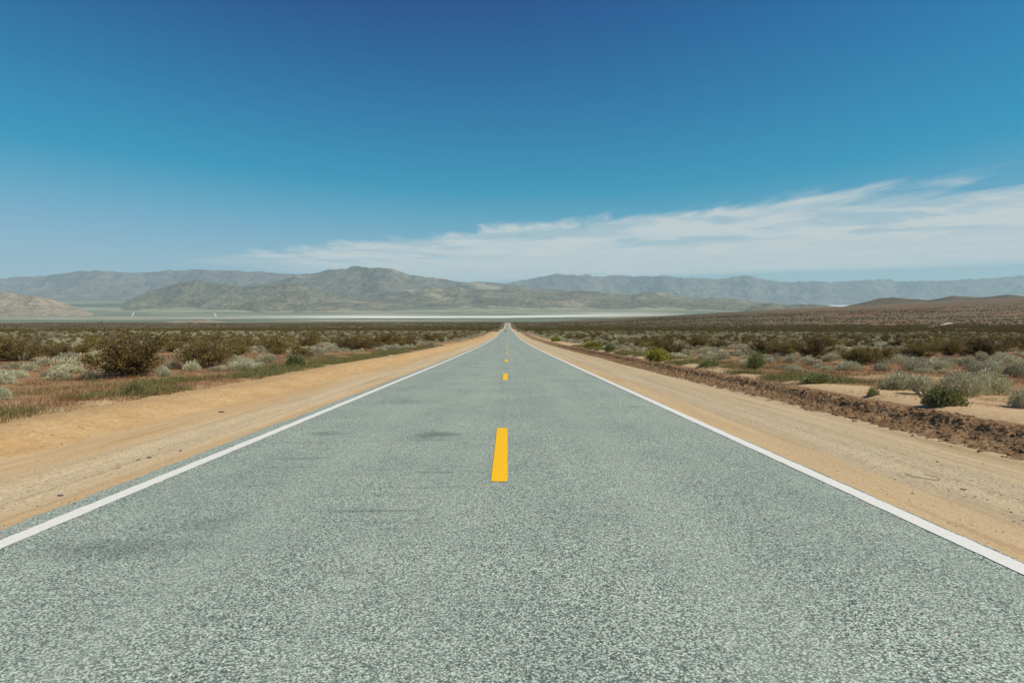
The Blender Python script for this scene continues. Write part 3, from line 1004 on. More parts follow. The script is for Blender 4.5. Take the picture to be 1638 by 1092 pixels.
for i in range(3):
    a, b = mound(360 + i, n=2600, leaf=0.10, hgt=0.55, lobes=8, twigs=40, up=1.1, loose=0.24)
    GRN.append((mesh_np('branches', *a, False, [M_TWIG]), mesh_np('foliage', *b, False, [M_GREEN])))
YGR = []
for i in range(2):
    a, b = mound(380 + i, n=2600, leaf=0.09, hgt=0.45, lobes=8, twigs=20, up=1.2, loose=0.22)
    YGR.append((mesh_np('branches', *a, False, [M_TWIG]), mesh_np('foliage', *b, False, [M_YGREEN])))


def plant(name, meshes, x, y, sx, sy, sz, rz, label, cat, group=None, sink=0.03):
    z = float(G(x, y)) - sink
    if isinstance(meshes, tuple):
        o = bpy.data.objects.new(name, None); COL.objects.link(o)
        o.empty_display_size = 0.2
        for nm, me in zip(('branches', 'foliage'), meshes):
            link(nm, me, None, o)
    else:
        o = link(name, meshes)
    o.location = (x, y, z)
    o.scale = (sx, sy, sz)
    o.rotation_euler = (rng0.normal(0, 0.04), rng0.normal(0, 0.04), rz)
    tag(o, label, cat, group)
    return o


taken = []                                     # (x, y, r) of plants placed one by one


def hero(kind, px, py, hpx, wpx, label, idx=0, group=None):
    x, y = hit(px, py)
    dist = x * Fv[0] + y * Fv[1]
    h_ = hpx * dist / F_PX; w_ = wpx * dist / F_PX
    rz = rng0.uniform(0, 6.28)
    if kind == 'creosote':
        plant('creosote_bush', CRE[idx % 5], x, y, w_ / 1.12, w_ / 1.12, h_ / 1.1, rz, label, 'bush', group)
    elif kind == 'dead':
        plant('dead_bush', DEADM[idx % 2], x, y, w_ / 1.3, w_ / 1.3, h_, rz, label, 'bush', group)
    elif kind == 'pale':
        plant('pale_shrub', PALE[idx % 5], x, y, w_ / 1.0, w_ * 0.9, h_ / 0.44, rz, label, 'shrub', group)
    elif kind == 'green':
        plant('green_shrub', GRN[idx % 3], x, y, w_, w_ * 0.8, h_ / 0.62, rz, label, 'shrub', group)
    elif kind == 'ygreen':
        plant('green_shrub', YGR[idx % 2], x, y, w_, w_ * 0.8, h_ / 0.5, rz, label, 'shrub', group)
    taken.append((x, y, w_ * 0.5))


H = hero
# left of the road
H('creosote', 205, 601, 84, 150, 'largest creosote bush, dark olive, left of the road', 0)
H('creosote', 334, 588, 50, 92, 'second largest creosote bush on the left, right of the largest one', 1)
H('creosote', 33, 577, 48, 66, 'upright creosote bush near the left edge with thin base', 2)
H('dead', 62, 556, 34, 62, 'grey leafless bush with pale bare branches near the left edge', 0)
H('creosote', 566, 560, 26, 66, 'wide dark creosote bush left of the road beyond the bright green clump', 3)
H('creosote', 618, 552, 23, 48, 'rounded dark creosote bush, nearest to the road on the left', 4)
H('creosote', 440, 563, 30, 46, 'creosote bush with grey base behind the bright green clump', 1)
H('creosote', 492, 556, 25, 42, 'creosote bush between the grey-based one and the wide dark one', 2)
H('creosote', 388, 560, 26, 55, 'creosote bush just right of and behind the second largest on the left', 0)
H('creosote', 690, 545, 16, 40, 'small distant creosote bush close to the left berm', 3)
H('pale', 95, 608, 20, 48, 'pale cushion shrub in front of the largest creosote bush, to its left', 0)
H('pale', 8, 614, 22, 62, 'pale cushion shrub cut by the left edge of the picture', 1)
H('pale', 2, 640, 26, 26, 'small pale shrub at the left edge beside the sand patch', 2)
H('pale', 142, 607, 16, 32, 'small pale shrub touching the foot of the largest creosote bush', 3)
H('pale', 55, 593, 17, 38, 'pale grey shrub behind the cushion shrub on the far left', 4)
H('pale', 112, 590, 22, 40, 'tall pale shrub left of the largest creosote bush', 0)
H('pale', 96, 595, 14, 32, 'low pale shrub left of the tall pale one', 1)
H('pale', 16, 590, 12, 34, 'flat pale shrub below the thin-based creosote bush', 2)
H('pale', 106, 576, 16, 34, 'pale shrub behind the tall pale one on the left', 4)
H('pale', 265, 602, 18, 26, 'small grey-green shrub at the right foot of the largest creosote bush', 3)
H('pale', 277, 589, 14, 26, 'low grey shrub in the gap between the two largest creosote bushes', 0)
H('pale', 425, 581, 18, 36, 'pale cushion shrub left of the bright green clump', 1)
H('pale', 500, 570, 16, 44, 'wide pale shrub right of the bright green clump', 2)
H('pale', 383, 579, 14, 30, 'pale shrub right of the second largest creosote bush', 4)
H('pale', 620, 559, 9, 26, 'small blue-green shrub on the left berm top far off', 2)
H('green', 473, 586, 22, 32, 'bright green clump on top of the left berm', 0)
H('green', 215, 629, 18, 36, 'grey-green weed clump on the left berm below the largest creosote bush', 1)
# right of the road
H('creosote', 1056, 561, 26, 46, 'dark creosote bush behind the yellow-green mound on the right', 0)
H('creosote', 1112, 556, 22, 44, 'creosote bush right of and behind the yellow-green mound', 1)
H('creosote', 1232, 562, 22, 40, 'creosote bush behind the upright green shrub on the right', 2)
H('creosote', 1262, 564, 28, 48, 'round dark creosote bush right of the upright green shrub', 3)
H('creosote', 1376, 583, 34, 66, 'low sprawling creosote bush in the middle of the right field', 4)
H('creosote', 1412, 576, 28, 46, 'creosote bush touching the sprawling one on the right', 0)
H('creosote', 1572, 570, 36, 88, 'widest creosote bush on the right side, near the right edge', 1)
H('dead', 1545, 569, 38, 50, 'bare grey branches beside the widest creosote bush on the right', 1)
H('creosote', 1490, 562, 20, 70, 'flat creosote bush behind the pale shrubs on the right', 2)
H('creosote', 1320, 555, 20, 50, 'distant creosote bush above the sprawling one on the right', 3)
H('creosote', 1150, 558, 18, 40, 'small creosote bush in the middle right field', 4)
H('creosote', 1630, 556, 22, 44, 'creosote bush cut by the right edge of the picture', 0)
H('green', 1508, 648, 34, 62, 'leafy dark green shrub on sand at the right berm', 2)
H('pale', 1438, 622, 32, 66, 'grey-green shrub left of the leafy dark green one', 0)
H('pale', 1478, 630, 36, 52, 'grey-green shrub just behind the leafy dark green one', 1)
H('pale', 1545, 632, 46, 72, 'large pale grey shrub right of the leafy dark green one', 2)
H('pale', 1587, 630, 40, 62, 'pale shrub at the right end of the near shrub row', 3)
H('pale', 1630, 652, 34, 52, 'grey shrub casting a dark shadow on sand at the right edge', 4)
H('pale', 1580, 602, 30, 54, 'pale shrub behind the near shrub row on the right', 0)
H('pale', 1625, 603, 26, 46, 'pale shrub behind the near row at the right edge', 1)
H('pale', 1470, 592, 20, 50, 'rounded pale shrub in the second row on the right', 2)
H('pale', 1445, 582, 16, 36, 'pale shrub in front of the flat creosote bush', 3)
H('pale', 1522, 583, 16, 34, 'left one of two rounded pale shrubs below the widest right creosote bush', 4)
H('pale', 1548, 585, 18, 34, 'right one of two rounded pale shrubs below the widest right creosote bush', 0)
H('pale', 1575, 578, 14, 28, 'small pale shrub under the widest right creosote bush', 1)
H('pale', 1610, 580, 18, 44, 'pale shrub right of and below the widest right creosote bush', 2)
H('pale', 1630, 590, 18, 34, 'pale shrub at the right edge in the second row', 3)
H('pale', 1259, 580, 15, 28, 'single pale shrub standing on red grass in the middle right field', 4)
H('pale', 1325, 578, 12, 30, 'small pale shrub left of the sprawling creosote bush', 0)
H('pale', 1130, 566, 12, 40, 'blue-grey shrub right of the yellow-green mound', 1)
H('pale', 1150, 574, 12, 36, 'flat blue-grey shrub left of the upright green shrub', 2)
H('green', 1209, 591, 28, 26, 'upright grey-green shrub on the right berm', 0)
H('ygreen', 1052, 577, 21, 52, 'yellow-green mound on the right berm', 0)
H('ygreen', 946, 556, 11, 34, 'long green mound far along the right berm', 1)
H('green', 976, 562, 14, 18, 'small green shrub before the yellow-green mound on the right berm', 1)
H('ygreen', 890, 546, 8, 16, 'farthest small yellow-green clump on the right berm', 0)
H('green', 1130, 586, 14, 46, 'bright green low clump between yellow-green mound and upright shrub', 2)
H('green', 1397, 632, 14, 24, 'small leafy weed on the sand behind the right berm', 1)
H('green', 1300, 612, 16, 60, 'low green patch of weeds on the right berm', 0)

# ------------------------------------------------------------------ plants: scattered
def scatter(n, rmin, rmax, seed, halfang=radians(44), power=1.0):
    rng = np.random.default_rng(seed)
    r = np.sqrt(rng.uniform(rmin ** 2, rmax ** 2, n)) if power == 1.0 else rmin + (rmax - rmin) * rng.uniform(0, 1, n) ** power
    a = rng.uniform(-halfang, halfang, n) + PSI
    return r * np.sin(a), r * np.cos(a), rng


def clear(x, y, minx, extra=0.4):
    ok = np.abs(x) > minx
    for tx, ty, tr in taken:
        ok &= (x - tx) ** 2 + (y - ty) ** 2 > (tr + extra) ** 2
    # keep the sight of the near picked-out plants free
    return ok


def free_of(x, y, w_, rng, dmin):
    """thin out points closer than dmin*width to an earlier one (grid hash)"""
    keep = np.zeros(len(x), bool); cell = {}
    for i in range(len(x)):
        c = (int(x[i] // 3), int(y[i] // 3)); bad = False
        for dx in (-1, 0, 1):
            for dy in (-1, 0, 1):
                for j in cell.get((c[0] + dx, c[1] + dy), ()):
                    if (x[i] - x[j]) ** 2 + (y[i] - y[j]) ** 2 < (dmin * (w_[i] + w_[j])) ** 2:
                        bad = True; break
        if not bad:
            keep[i] = True; cell.setdefault(c, []).append(i)
    return keep


def instancer(name, x, y, sc, szf, protos, seed, label, cat=None, sink=0.03, zf=None):
    """one mass of plants or stones: points that carry copies of the given objects"""
    rng = np.random.default_rng(seed)
    z = (G(x, y) if zf is None else zf(x, y)) - sink
    me = mesh_np(name, np.stack([x, y, z], -1), np.zeros((0, 4), int))
    n = len(x)
    a = me.attributes.new('size', 'FLOAT_VECTOR', 'POINT')
    a.data.foreach_set('vector', np.stack([sc, sc * rng.uniform(0.8, 1.2, n), sc * szf], -1).astype(np.float32).ravel())
    a = me.attributes.new('turn', 'FLOAT_VECTOR', 'POINT')
    a.data.foreach_set('vector', np.stack([rng.normal(0, 0.05, n), rng.normal(0, 0.05, n), rng.uniform(0, 6.28, n)], -1).astype(np.float32).ravel())
    a = me.attributes.new('pick', 'INT', 'POINT')
    a.data.foreach_set('value', rng.integers(0, len(protos), n).astype(np.int32))
    o = link(name, me)
    ng = bpy.data.node_groups.new(name, 'GeometryNodeTree')
    ng.interface.new_socket('Geometry', in_out='INPUT', socket_type='NodeSocketGeometry')
    ng.interface.new_socket('Geometry', in_out='OUTPUT', socket_type='NodeSocketGeometry')
    gi = ng.nodes.new('NodeGroupInput'); go = ng.nodes.new('NodeGroupOutput')
    iop = ng.nodes.new('GeometryNodeInstanceOnPoints')
    jn = ng.nodes.new('GeometryNodeJoinGeometry')
    for p in protos:
        oi = ng.nodes.new('GeometryNodeObjectInfo')
        oi.inputs['Object'].default_value = p
        oi.inputs['As Instance'].default_value = True
        ng.links.new(oi.outputs['Geometry'], jn.inputs[0])
    ng.links.new(gi.outputs[0], iop.inputs['Points'])
    ng.links.new(jn.outputs[0], iop.inputs['Instance'])
    iop.inputs['Pick Instance'].default_value = True

    def attr(nm, typ, sock):
        nd = ng.nodes.new('GeometryNodeInputNamedAttribute')
        nd.data_type = typ
        nd.inputs['Name'].default_value = nm
        out = [s for s in nd.outputs if s.enabled and s.name == 'Attribute'][0]
        ng.links.new(out, iop.inputs[sock])
    attr('size', 'FLOAT_VECTOR', 'Scale')
    attr('pick', 'INT', 'Instance Index')
    e2r = None
    attr('turn', 'FLOAT_VECTOR', 'Rotation')
    ng.links.new(iop.outputs[0], go.inputs[0])
    md = o.modifiers.new('copies', 'NODES'); md.node_group = ng
    tag(o, label, cat, kind='stuff')
    return o


def side_label(x, kind):
    side = 'left' if x < 0 else 'right'
    return side


# creosote, nearest first
x, y, rng = scatter(13500, 24, 430, 11)
w_ = rng.uniform(1.0, 2.5, len(x))
ok = clear(x, y, 12.5, 1.2) & (fbm(x / 28, y / 28, 81, 3) > 0.37) & (y > 22)
ok &= ~((x < 0) & (y < 34)) & ~((x > 0) & (y < 36) & (x < 26))
x, y, w_ = x[ok], y[ok], w_[ok]
o_ = np.argsort(np.hypot(x, y)); x, y, w_ = x[o_], y[o_], w_[o_]
k = free_of(x, y, w_, rng, 0.72); x, y, w_ = x[k], y[k], w_[k]
NI = 190
ORD = ['first', 'second', 'third', 'fourth', 'fifth', 'sixth', 'seventh', 'eighth', 'ninth', 'tenth', 'eleventh', 'twelfth', 'thirteenth', 'fourteenth',
       'fifteenth', 'sixteenth', 'seventeenth', 'eighteenth', 'nineteenth', 'twentieth']


def rank(x, y, dmax, n):
    """order, counted outwards from the road, of the plants nearer than dmax on either side"""
    d_ = {}
    for s_ in (-1, 1):
        ii = [i for i in range(min(n, len(x))) if math.hypot(x[i], y[i]) < dmax and x[i] * s_ > 0]
        ii.sort(key=lambda i: abs(x[i] / y[i]))
        for k_, i in enumerate(ii):
            d_[i] = (ORD[k_] + ' from the road') if k_ < 20 else (ORD[len(ii) - 1 - k_] + ' from the %s picture edge' % ('left' if s_ < 0 else 'right')) if len(ii) - 1 - k_ < 20 else None
    return d_


rk = rank(x, y, 60, NI)
cre_protos = []
for i in range(min(NI, len(x))):
    d = math.hypot(x[i], y[i])
    sd_ = 'left' if x[i] < 0 else 'right'
    near_ = d < 60
    lab = ('mid-sized olive creosote bush in the scrub behind the near bushes, %s of the road' if near_ else
           'small dark creosote bush far out in the scrub, %s of the road') % sd_
    grp = ('creosote bushes %s of the road, middle distance' if near_ else 'creosote bushes %s of the road, far out') % sd_
    if near_ and rk.get(i):
        lab = 'creosote bush behind the near bushes, %s on the %s side' % (rk[i], sd_)
    h_ = w_[i] * rng.uniform(0.40, 0.66)
    me = CRE[i % 5] if d < 62 else CREF[i % 5]
    ob = plant('creosote_bush', me, x[i], y[i], w_[i] / 1.3, w_[i] / 1.3, h_, rng.uniform(0, 6.28), lab, 'bush', grp)
    if d >= 62 and len(cre_protos) < 5 and all(p.data is not ob.data for p in cre_protos):
        cre_protos.append(ob)
fx, fy, fw = x[NI:], y[NI:], w_[NI:]
x2, y2, rng = scatter(52000, 430, 2300, 12, power=1.25)
ok = (np.abs(x2) > 14) & (fbm(x2 / 60, y2 / 60, 83, 3) > 0.36)
x2, y2 = x2[ok], y2[ok]
w2 = rng.uniform(1.8, 3.6, len(x2))
fx = np.concatenate([fx, x2]); fy = np.concatenate([fy, y2]); fw = np.concatenate([fw, w2])
instancer('scrub', fx, fy, fw / 1.25, rng.uniform(0.6, 0.95, len(fx)), cre_protos, 13, 'distant dark scrub covering the plain on both sides of the road')

# pale cushion shrubs
x, y, rng = scatter(30000, 14, 330, 21)
w_ = rng.uniform(0.55, 1.5, len(x)) * (0.85 + 0.5 * sstep(np.hypot(x, y), 40, 200))
ok = clear(x, y, 11.0, 0.3) & (fbm(x / 14, y / 14, 91, 3) > np.where(x > 0, 0.32, 0.35))
ok &= ~((y < 24) & (np.abs(x) < 17))
x, y, w_ = x[ok], y[ok], w_[ok]
o_ = np.argsort(np.hypot(x, y)); x, y, w_ = x[o_], y[o_], w_[o_]
k = free_of(x, y, w_, rng, 0.42); x, y, w_ = x[k], y[k], w_[k]
NI = 250
rk = rank(x, y, 32, NI)
pale_protos = []
for i in range(min(NI, len(x))):
    d = math.hypot(x[i], y[i])
    sd_ = 'left' if x[i] < 0 else 'right'
    b_ = 0 if d < 32 else 1
    lab = ('low pale cushion shrub on red grass between the named bushes, %s of the road' if b_ == 0 else
           'tiny pale shrub dotted among the creosote bushes, %s of the road') % sd_
    grp = ('near pale shrubs %s of the road' if b_ == 0 else 'farther pale shrubs %s of the road') % sd_
    if b_ == 0 and rk.get(i):
        lab = 'low pale cushion shrub on red grass, %s on the %s side' % (rk[i], sd_)
    me = PALE[i % 5] if d < 36 else PALEF[i % 4]
    ob = plant('pale_shrub', me, x[i], y[i], w_[i], w_[i] * rng.uniform(0.75, 1.1), w_[i] * rng.uniform(0.6, 1.0), rng.uniform(0, 6.28), lab, 'shrub', grp)
    if d >= 36 and len(pale_protos) < 4 and all(p.data is not ob.data for p in pale_protos):
        pale_protos.append(ob)
instancer('pale_scrub', x[NI:], y[NI:], w_[NI:], rng.uniform(0.65, 1.1, len(x) - NI), pale_protos, 23, 'distant pale low shrubs dotted between the dark scrub')

# grass: red-brown dry grass, straw grass, green verge grass
def grass(name, protos_mesh, x, y, sc, hz, seed, label, m):
    # one real tuft of each form, the rest of the mass carries copies of it
    ps = []
    for i, (v, f) in enumerate(protos_mesh):
        me = mesh_np(name, v, f, False, [m])
        ps.append(me)
    v, f = [], []
    rng = np.random.default_rng(seed)
    z = G(x, y)
    # joined blades (real geometry) built in one array per prototype
    out_v, out_f, nv_ = [], [], 0
    pick = rng.integers(0, len(protos_mesh), len(x))
    ang = rng.uniform(0, 6.28, len(x))
    for p, (pv, pf) in enumerate(protos_mesh):
        idx = np.nonzero(pick == p)[0]
        if not len(idx): continue
        c, s = np.cos(ang[idx])[:, None], np.sin(ang[idx])[:, None]
        sx_ = sc[idx][:, None]; sz_ = (sc[idx] * hz[idx])[:, None]
        vx = (pv[None, :, 0] * c - pv[None, :, 1] * s) * sx_ + x[idx][:, None]
        vy = (pv[None, :, 0] * s + pv[None, :, 1] * c) * sx_ + y[idx][:, None]
        vz = pv[None, :, 2] * sz_ + z[idx][:, None]
        out_v.append(np.stack([vx, vy, vz], -1).reshape(-1, 3))
        ff = pf[None] + (np.arange(len(idx)) * len(pv))[:, None, None] + nv_
        out_f.append(ff.reshape(-1, 4)); nv_ += len(idx) * len(pv)
    o = link(name, mesh_np(name, np.concatenate(out_v), np.concatenate(out_f), False, [m]))
    tag(o, label, kind='stuff')
    return o


x, y, rng = scatter(26000, 9, 75, 31, power=1.1)
ok = (np.abs(x) > np.where(x < 0, 8.9, 9.6)) & (fbm(x / 4.5, y / 4.5, 95, 3) + 0.16 * (sstep(np.abs(x), 9, 17) - 0.5) * 1.2 > 0.485)
ok &= ~((x > 0) & (np.abs(x) < 12.5) & (y < 17))
x, y = x[ok], y[ok]
grass('dry_grass', [tuft(400 + i, 18, 0.13, 0.26, 0.0035, 1.3) for i in range(4)], x, y, rng.uniform(0.7, 1.5, len(x)), rng.uniform(0.6, 1.2, len(x)), 33, 'red-brown dry grass between the shrubs', M_RED)
x, y, rng = scatter(15000, 8, 60, 41, power=1.0)
ok = (np.abs(x) > 8.6) & (np.abs(x) < 15) & (fbm(x / 3, y / 3, 97, 3) > np.where(x < 0, 0.46, 0.52))
x, y = x[ok], y[ok]
grass('straw_grass', [tuft(420 + i, 12, 0.12, 0.2, 0.0035, 1.2) for i in range(3)], x, y, rng.uniform(0.6, 1.2, len(x)), rng.uniform(0.6, 1.2, len(x)), 43, 'straw-coloured thin grass beside the berms', M_STRAW)
yy = np.random.default_rng(51).uniform(7.5, 85, 26000); rng = np.random.default_rng(52)
side = np.where(rng.uniform(size=len(yy)) < 0.5, -1, 1)
xx = side * (9.0 + np.abs(rng.normal(0, 1.6, len(yy))))
ok = fbm(yy / 1.6, xx / 1.6, 99, 3) > np.where(side < 0, 0.50, 0.53)
ok &= ~((side > 0) & (yy < 16))
xx, yy = xx[ok], yy[ok]
grass('green_grass', [tuft(440 + i, 14, 0.15, 0.2, 0.004, 1.1) for i in range(3)], xx, yy, rng.uniform(0.6, 1.3, len(xx)), rng.uniform(0.6, 1.3, len(xx)), 53, 'grey-green verge grass along the tops of the berms', M_GGRASS)


# ------------------------------------------------------------------ stones, clods, gravel
def rock_mesh(name, seed, m, sub=1, flat=0.7):
    rng = np.random.default_rng(seed)
    bm = bmesh.new()
    bmesh.ops.create_icosphere(bm, subdivisions=sub, radius=0.5)
    for v in bm.verts:
        k = rng.uniform(0.68, 1.2)
        v.co = (v.co.x * k, v.co.y * k * 0.85, v.co.z * k * flat)
    me = bpy.data.meshes.new(name); bm.to_mesh(me); bm.free()
    me.materials.append(m)
    return me


def sh_z(x, y):
    return prof(y) + shoulder_h(x, y)


def stone(px, py, wpx, mesh, label):
    # on the shoulder: meet the road plane, not the floor below it
    d = ray(px, py)
    t = np.geomspace(2, 400, 5000)
    g = CAM_Z + d[2] * t - prof(d[1] * t)
    k_ = np.nonzero(g < 0)[0][0]
    x, y = d[0] * t[k_], d[1] * t[k_]
    s = wpx * y / F_PX
    o = link('stone', mesh)
    o.location = (x, y, float(sh_z(x, y)) + s * 0.12); o.scale = (s, s * 0.8, s * 0.6)
    o.rotation_euler = (0, 0, rng0.uniform(0, 6))
    tag(o, label, 'stone')


SM = [rock_mesh('stone', 500 + i, M_STONE, 2, 0.6) for i in range(3)]
PM = [rock_mesh('stone', 510 + i, M_PSTONE, 2, 0.6) for i in range(2)]
stone(97, 792, 10, SM[0], 'flat dark stone on the left shoulder, largest one near the white line')
stone(60, 809, 5, SM[1], 'small dark stone on the left shoulder nearest the camera')
stone(239, 732, 8, SM[2], 'dark stone on the left shoulder, right one of a pair')
stone(221, 736, 6, SM[1], 'dark stone on the left shoulder, left one of a pair')
stone(289, 721, 7, SM[0], 'dark stone on the left shoulder farther along, beyond the pair')
stone(188, 748, 5, SM[2], 'little dark stone on the left shoulder in front of the pair')
stone(264, 690, 5, PM[0], 'little white stone on the left shoulder near the sand berm')
stone(1359, 659, 7, PM[1], 'pale stone at the foot of the right berm')
stone(1460, 787, 6, SM[0], 'dark stone on the right shoulder below the bent wire')
stone(1540, 781, 6, SM[1], 'dark stone on the right shoulder, right of the bent wire')
stone(1432, 763, 4, SM[2], 'tiny dark stone on the right shoulder left of the bent wire')
stone(1618, 818, 5, SM[0], 'dark stone on the right shoulder at the right edge')

# gravel: many small stones on both shoulders
rng = np.random.default_rng(61)
n = 13000
gy = 3.5 + 40 * rng.uniform(0, 1, n) ** 1.6
sg = np.where(rng.uniform(size=n) < 0.5, -1, 1)
gx = sg * np.clip(rng.normal(5.1, 0.8, n), 3.95, 6.8)
gx = np.where(sg > 0, np.clip(np.abs(gx) - 0.3, 3.56, 6.8), gx)
gpro = []
for i in range(4):
    o = link('pebble', rock_mesh('pebble', 520 + i, [M_STONE, M_PSTONE, M_PSTONE, M_BERM_L][i], 1, 0.6))
    xx_, yy_ = (-5.0, 5.2, -5.6, 5.0)[i], (6.2, 7.4, 8.3, 9.6)[i]
    o.location = (xx_, yy_, float(sh_z(xx_, yy_))); o.scale = (0.03, 0.03, 0.025)
    tag(o, ['small dark pebble on the near left shoulder', 'small pale pebble on the near right shoulder', 'pale pebble near the left sand berm foot', 'sand-coloured pebble on the right shoulder'][i], 'pebble')
    gpro.append(o)
instancer('gravel', gx, gy, rng.uniform(0.006, 0.024, n) * (1 + (rng.uniform(size=n) > 0.97) * 1.0), np.full(n, 0.75), gpro, 62, 'loose gravel scattered over both shoulders', None, 0.0,
          lambda a, b: np.where((a > -4.15) & (a < 3.6), prof(b) + road_h(a, b), sh_z(a, b)))

# crumbled clods on the right berm, fewer sand lumps on the left one
n = 17000
cy = 5 + 75 * rng.uniform(0, 1, n) ** 1.5
cxr = 6.3 + 1.7 * rng.beta(2.2, 1.6, n)
cpro = []
for i in range(3):
    o = link('clod', rock_mesh('clod', 540 + i, M_BERM_R, 2, 0.85))
    xx_, yy_ = 7.3, 9.5 + i * 1.7
    o.location = (xx_, yy_, float(prof(yy_) + berm_rh(np.array(xx_), np.array(yy_)))); o.scale = (0.12, 0.12, 0.1)
    tag(o, ['nearest large brown clod on the right berm', 'second large brown clod on the right berm', 'third large brown clod on the right berm'][i], 'clod')
    cpro.append(o)
csz = 0.014 + 0.075 * rng.uniform(0, 1, n) ** 5.0
instancer('soil_clods', cxr, cy, csz, np.full(n, 0.85), cpro, 63, 'crumbled brown clods covering the right berm', None, 0.0, lambda a, b: prof(b) + berm_rh(a, b))
n = 1500
cy = 5 + 60 * rng.uniform(0, 1, n) ** 1.4
cxl = -(6.35 + 1.3 * rng.uniform(0, 1, n) ** 1.3)
lpro = []
o = link('clod', rock_mesh('clod', 550, M_BERM_L, 2, 0.8))
o.location = (-7.0, 9.8, float(prof(9.8) + berm_lh(np.array(-7.0), np.array(9.8)))); o.scale = (0.09, 0.09, 0.07)
tag(o, 'sandy lump on the face of the left berm', 'clod'); lpro.append(o)
instancer('sand_lumps', cxl, cy, 0.018 + 0.06 * rng.uniform(0, 1, n) ** 4, np.full(n, 0.7), lpro, 64, 'small sandy lumps on the left berm', None, 0.0, lambda a, b: prof(b) + berm_lh(a, b))


# a bent black wire on the right shoulder, dry twigs on the left
def shoulder_pt(px, py):
    d = ray(px, py)
    t = np.geomspace(2, 400, 5000)
    k_ = np.nonzero(CAM_Z + d[2] * t - prof(d[1] * t) - 0.01 < 0)[0][0]
    return d[0] * t[k_], d[1] * t[k_]


def curve_thing(name, pts, r, m, label, cat, zf, lift=0.012):
    p = np.array([shoulder_pt(*q) for q in pts])
    tt = np.linspace(0, len(p) - 1, 40)
    P = np.stack([np.interp(tt, range(len(p)), p[:, 0]), np.interp(tt, range(len(p)), p[:, 1])], 1)
    for _ in range(3):
        P[1:-1] = (P[:-2] + P[1:-1] * 2 + P[2:]) / 4
    z = zf(P[:, 0], P[:, 1]) + lift
    v, f = tube(np.column_stack([P, z]), r, r, 6)
    o = link(name, mesh_np(name, v, f, True, [m]))
    tag(o, label, cat)


curve_thing('bent_wire', [(1449, 757), (1462, 762), (1480, 764), (1496, 765), (1504, 763), (1501, 760), (1490, 757), (1480, 756)], 0.0035, M_STONE, 'thin bent dark wire lying on the right shoulder', 'wire', sh_z)
curve_thing('twig', [(350, 657), (354, 657.5), (359, 657.3)], 0.012, M_STONE, 'short dark twig lying on the left shoulder', 'twig', sh_z)
curve_thing('twig', [(1536, 780.5), (1541, 781), (1546, 780.6)], 0.006, M_STONE, 'short dark twig lying on the right shoulder', 'twig', sh_z)


# ------------------------------------------------------------------ motorcycle and rider
def box_v(c, s):
    x, y, z = c; a, b, h_ = s[0] / 2, s[1] / 2, s[2] / 2
    v = [(x - a, y - b, z - h_), (x + a, y - b, z - h_), (x + a, y + b, z - h_), (x - a, y + b, z - h_),
         (x - a * 0.8, y - b * 0.9, z + h_), (x + a * 0.8, y - b * 0.9, z + h_), (x + a * 0.8, y + b * 0.9, z + h_), (x - a * 0.8, y + b * 0.9, z + h_)]
    f = [(3, 2, 1, 0), (4, 5, 6, 7), (0, 1, 5, 4), (1, 2, 6, 5), (2, 3, 7, 6), (3, 0, 4, 7)]
    return v, f


def ring(cy, cz, R, r, n=28, k=8):
    v, f = [], []
    for i in range(n):
        a = 2 * pi * i / n
        for j in range(k):
            b = 2 * pi * j / k
            rr = R + r * cos(b)
            v.append((r * 0.9 * sin(b), cy + rr * cos(a), cz + rr * sin(a)))
    for i in range(n):
        for j in range(k):
            f.append((i * k + j, i * k + (j + 1) % k, ((i + 1) % n) * k + (j + 1) % k, ((i + 1) % n) * k + j))
    return v, f


M_BIKE = plain('dark_bike_paint', (0.03, 0.035, 0.045), 0.35, 0.5)
M_STEEL = plain('bike_steel', (0.45, 0.45, 0.46), 0.35, 0.5, metallic=0.9)
M_LAMP = plain('headlamp_glass', (0.85, 0.86, 0.84), 0.15, 0.6)
M_JACKET = plain('pale_riding_jacket', (0.42, 0.44, 0.42), 0.8, 0.2)
M_HELMET = plain('dark_helmet', (0.02, 0.022, 0.026), 0.3, 0.5)
M_JEANS = plain('dark_trousers', (0.035, 0.04, 0.055), 0.85, 0.2)

bx_, by_ = -1.0, 305.0
bike = bpy.data.objects.new('motorcycle', None); COL.objects.link(bike)
bike.location = (bx_, by_, float(prof(by_)) + 0.045)
bike.rotation_euler = (radians(3.2), 0, pi)              # front end towards the camera
tag(bike, 'dark motorcycle far down the road, coming towards the camera', 'motorcycle')
for cy_ in (0.72, -0.72):
    wl_ = link('wheel', mesh_np('tyre', *ring(cy_, 0.31, 0.25, 0.06), True), M_BLACK, bike)
    rv, rf = ring(cy_, 0.31, 0.17, 0.02)
    link('rim', mesh_np('rim', rv, rf, True), M_STEEL, wl_)
for s_ in (-1, 1):
    link('fork', mesh_np('fork', *tube([(0.09 * s_, 0.72, 0.31), (0.10 * s_, 0.60, 0.65), (0.10 * s_, 0.50, 0.95)], 0.025, 0.022, 8), True), M_STEEL, bike)
    link('exhaust', mesh_np('exhaust', *tube([(0.14 * s_, 0.25, 0.32), (0.18 * s_, -0.2, 0.25), (0.2 * s_, -0.85, 0.33)], 0.035, 0.05, 10), True), M_STEEL, bike)
    hb_ = [(0.0, 0.47, 0.98), (0.22 * s_, 0.44, 1.02), (0.40 * s_, 0.32, 1.02)]
    link('handlebar', mesh_np('handlebar', *tube(hb_, 0.016, 0.018, 8), True), M_STEEL, bike)
    link('mirror', mesh_np('mirror', *box_v((0.36 * s_, 0.40, 1.16), (0.13, 0.03, 0.09))), M_BIKE, bike)
link('fuel_tank', mesh_np('fuel_tank', *box_v((0, 0.18, 0.80), (0.34, 0.58, 0.26))), M_BIKE, bike)
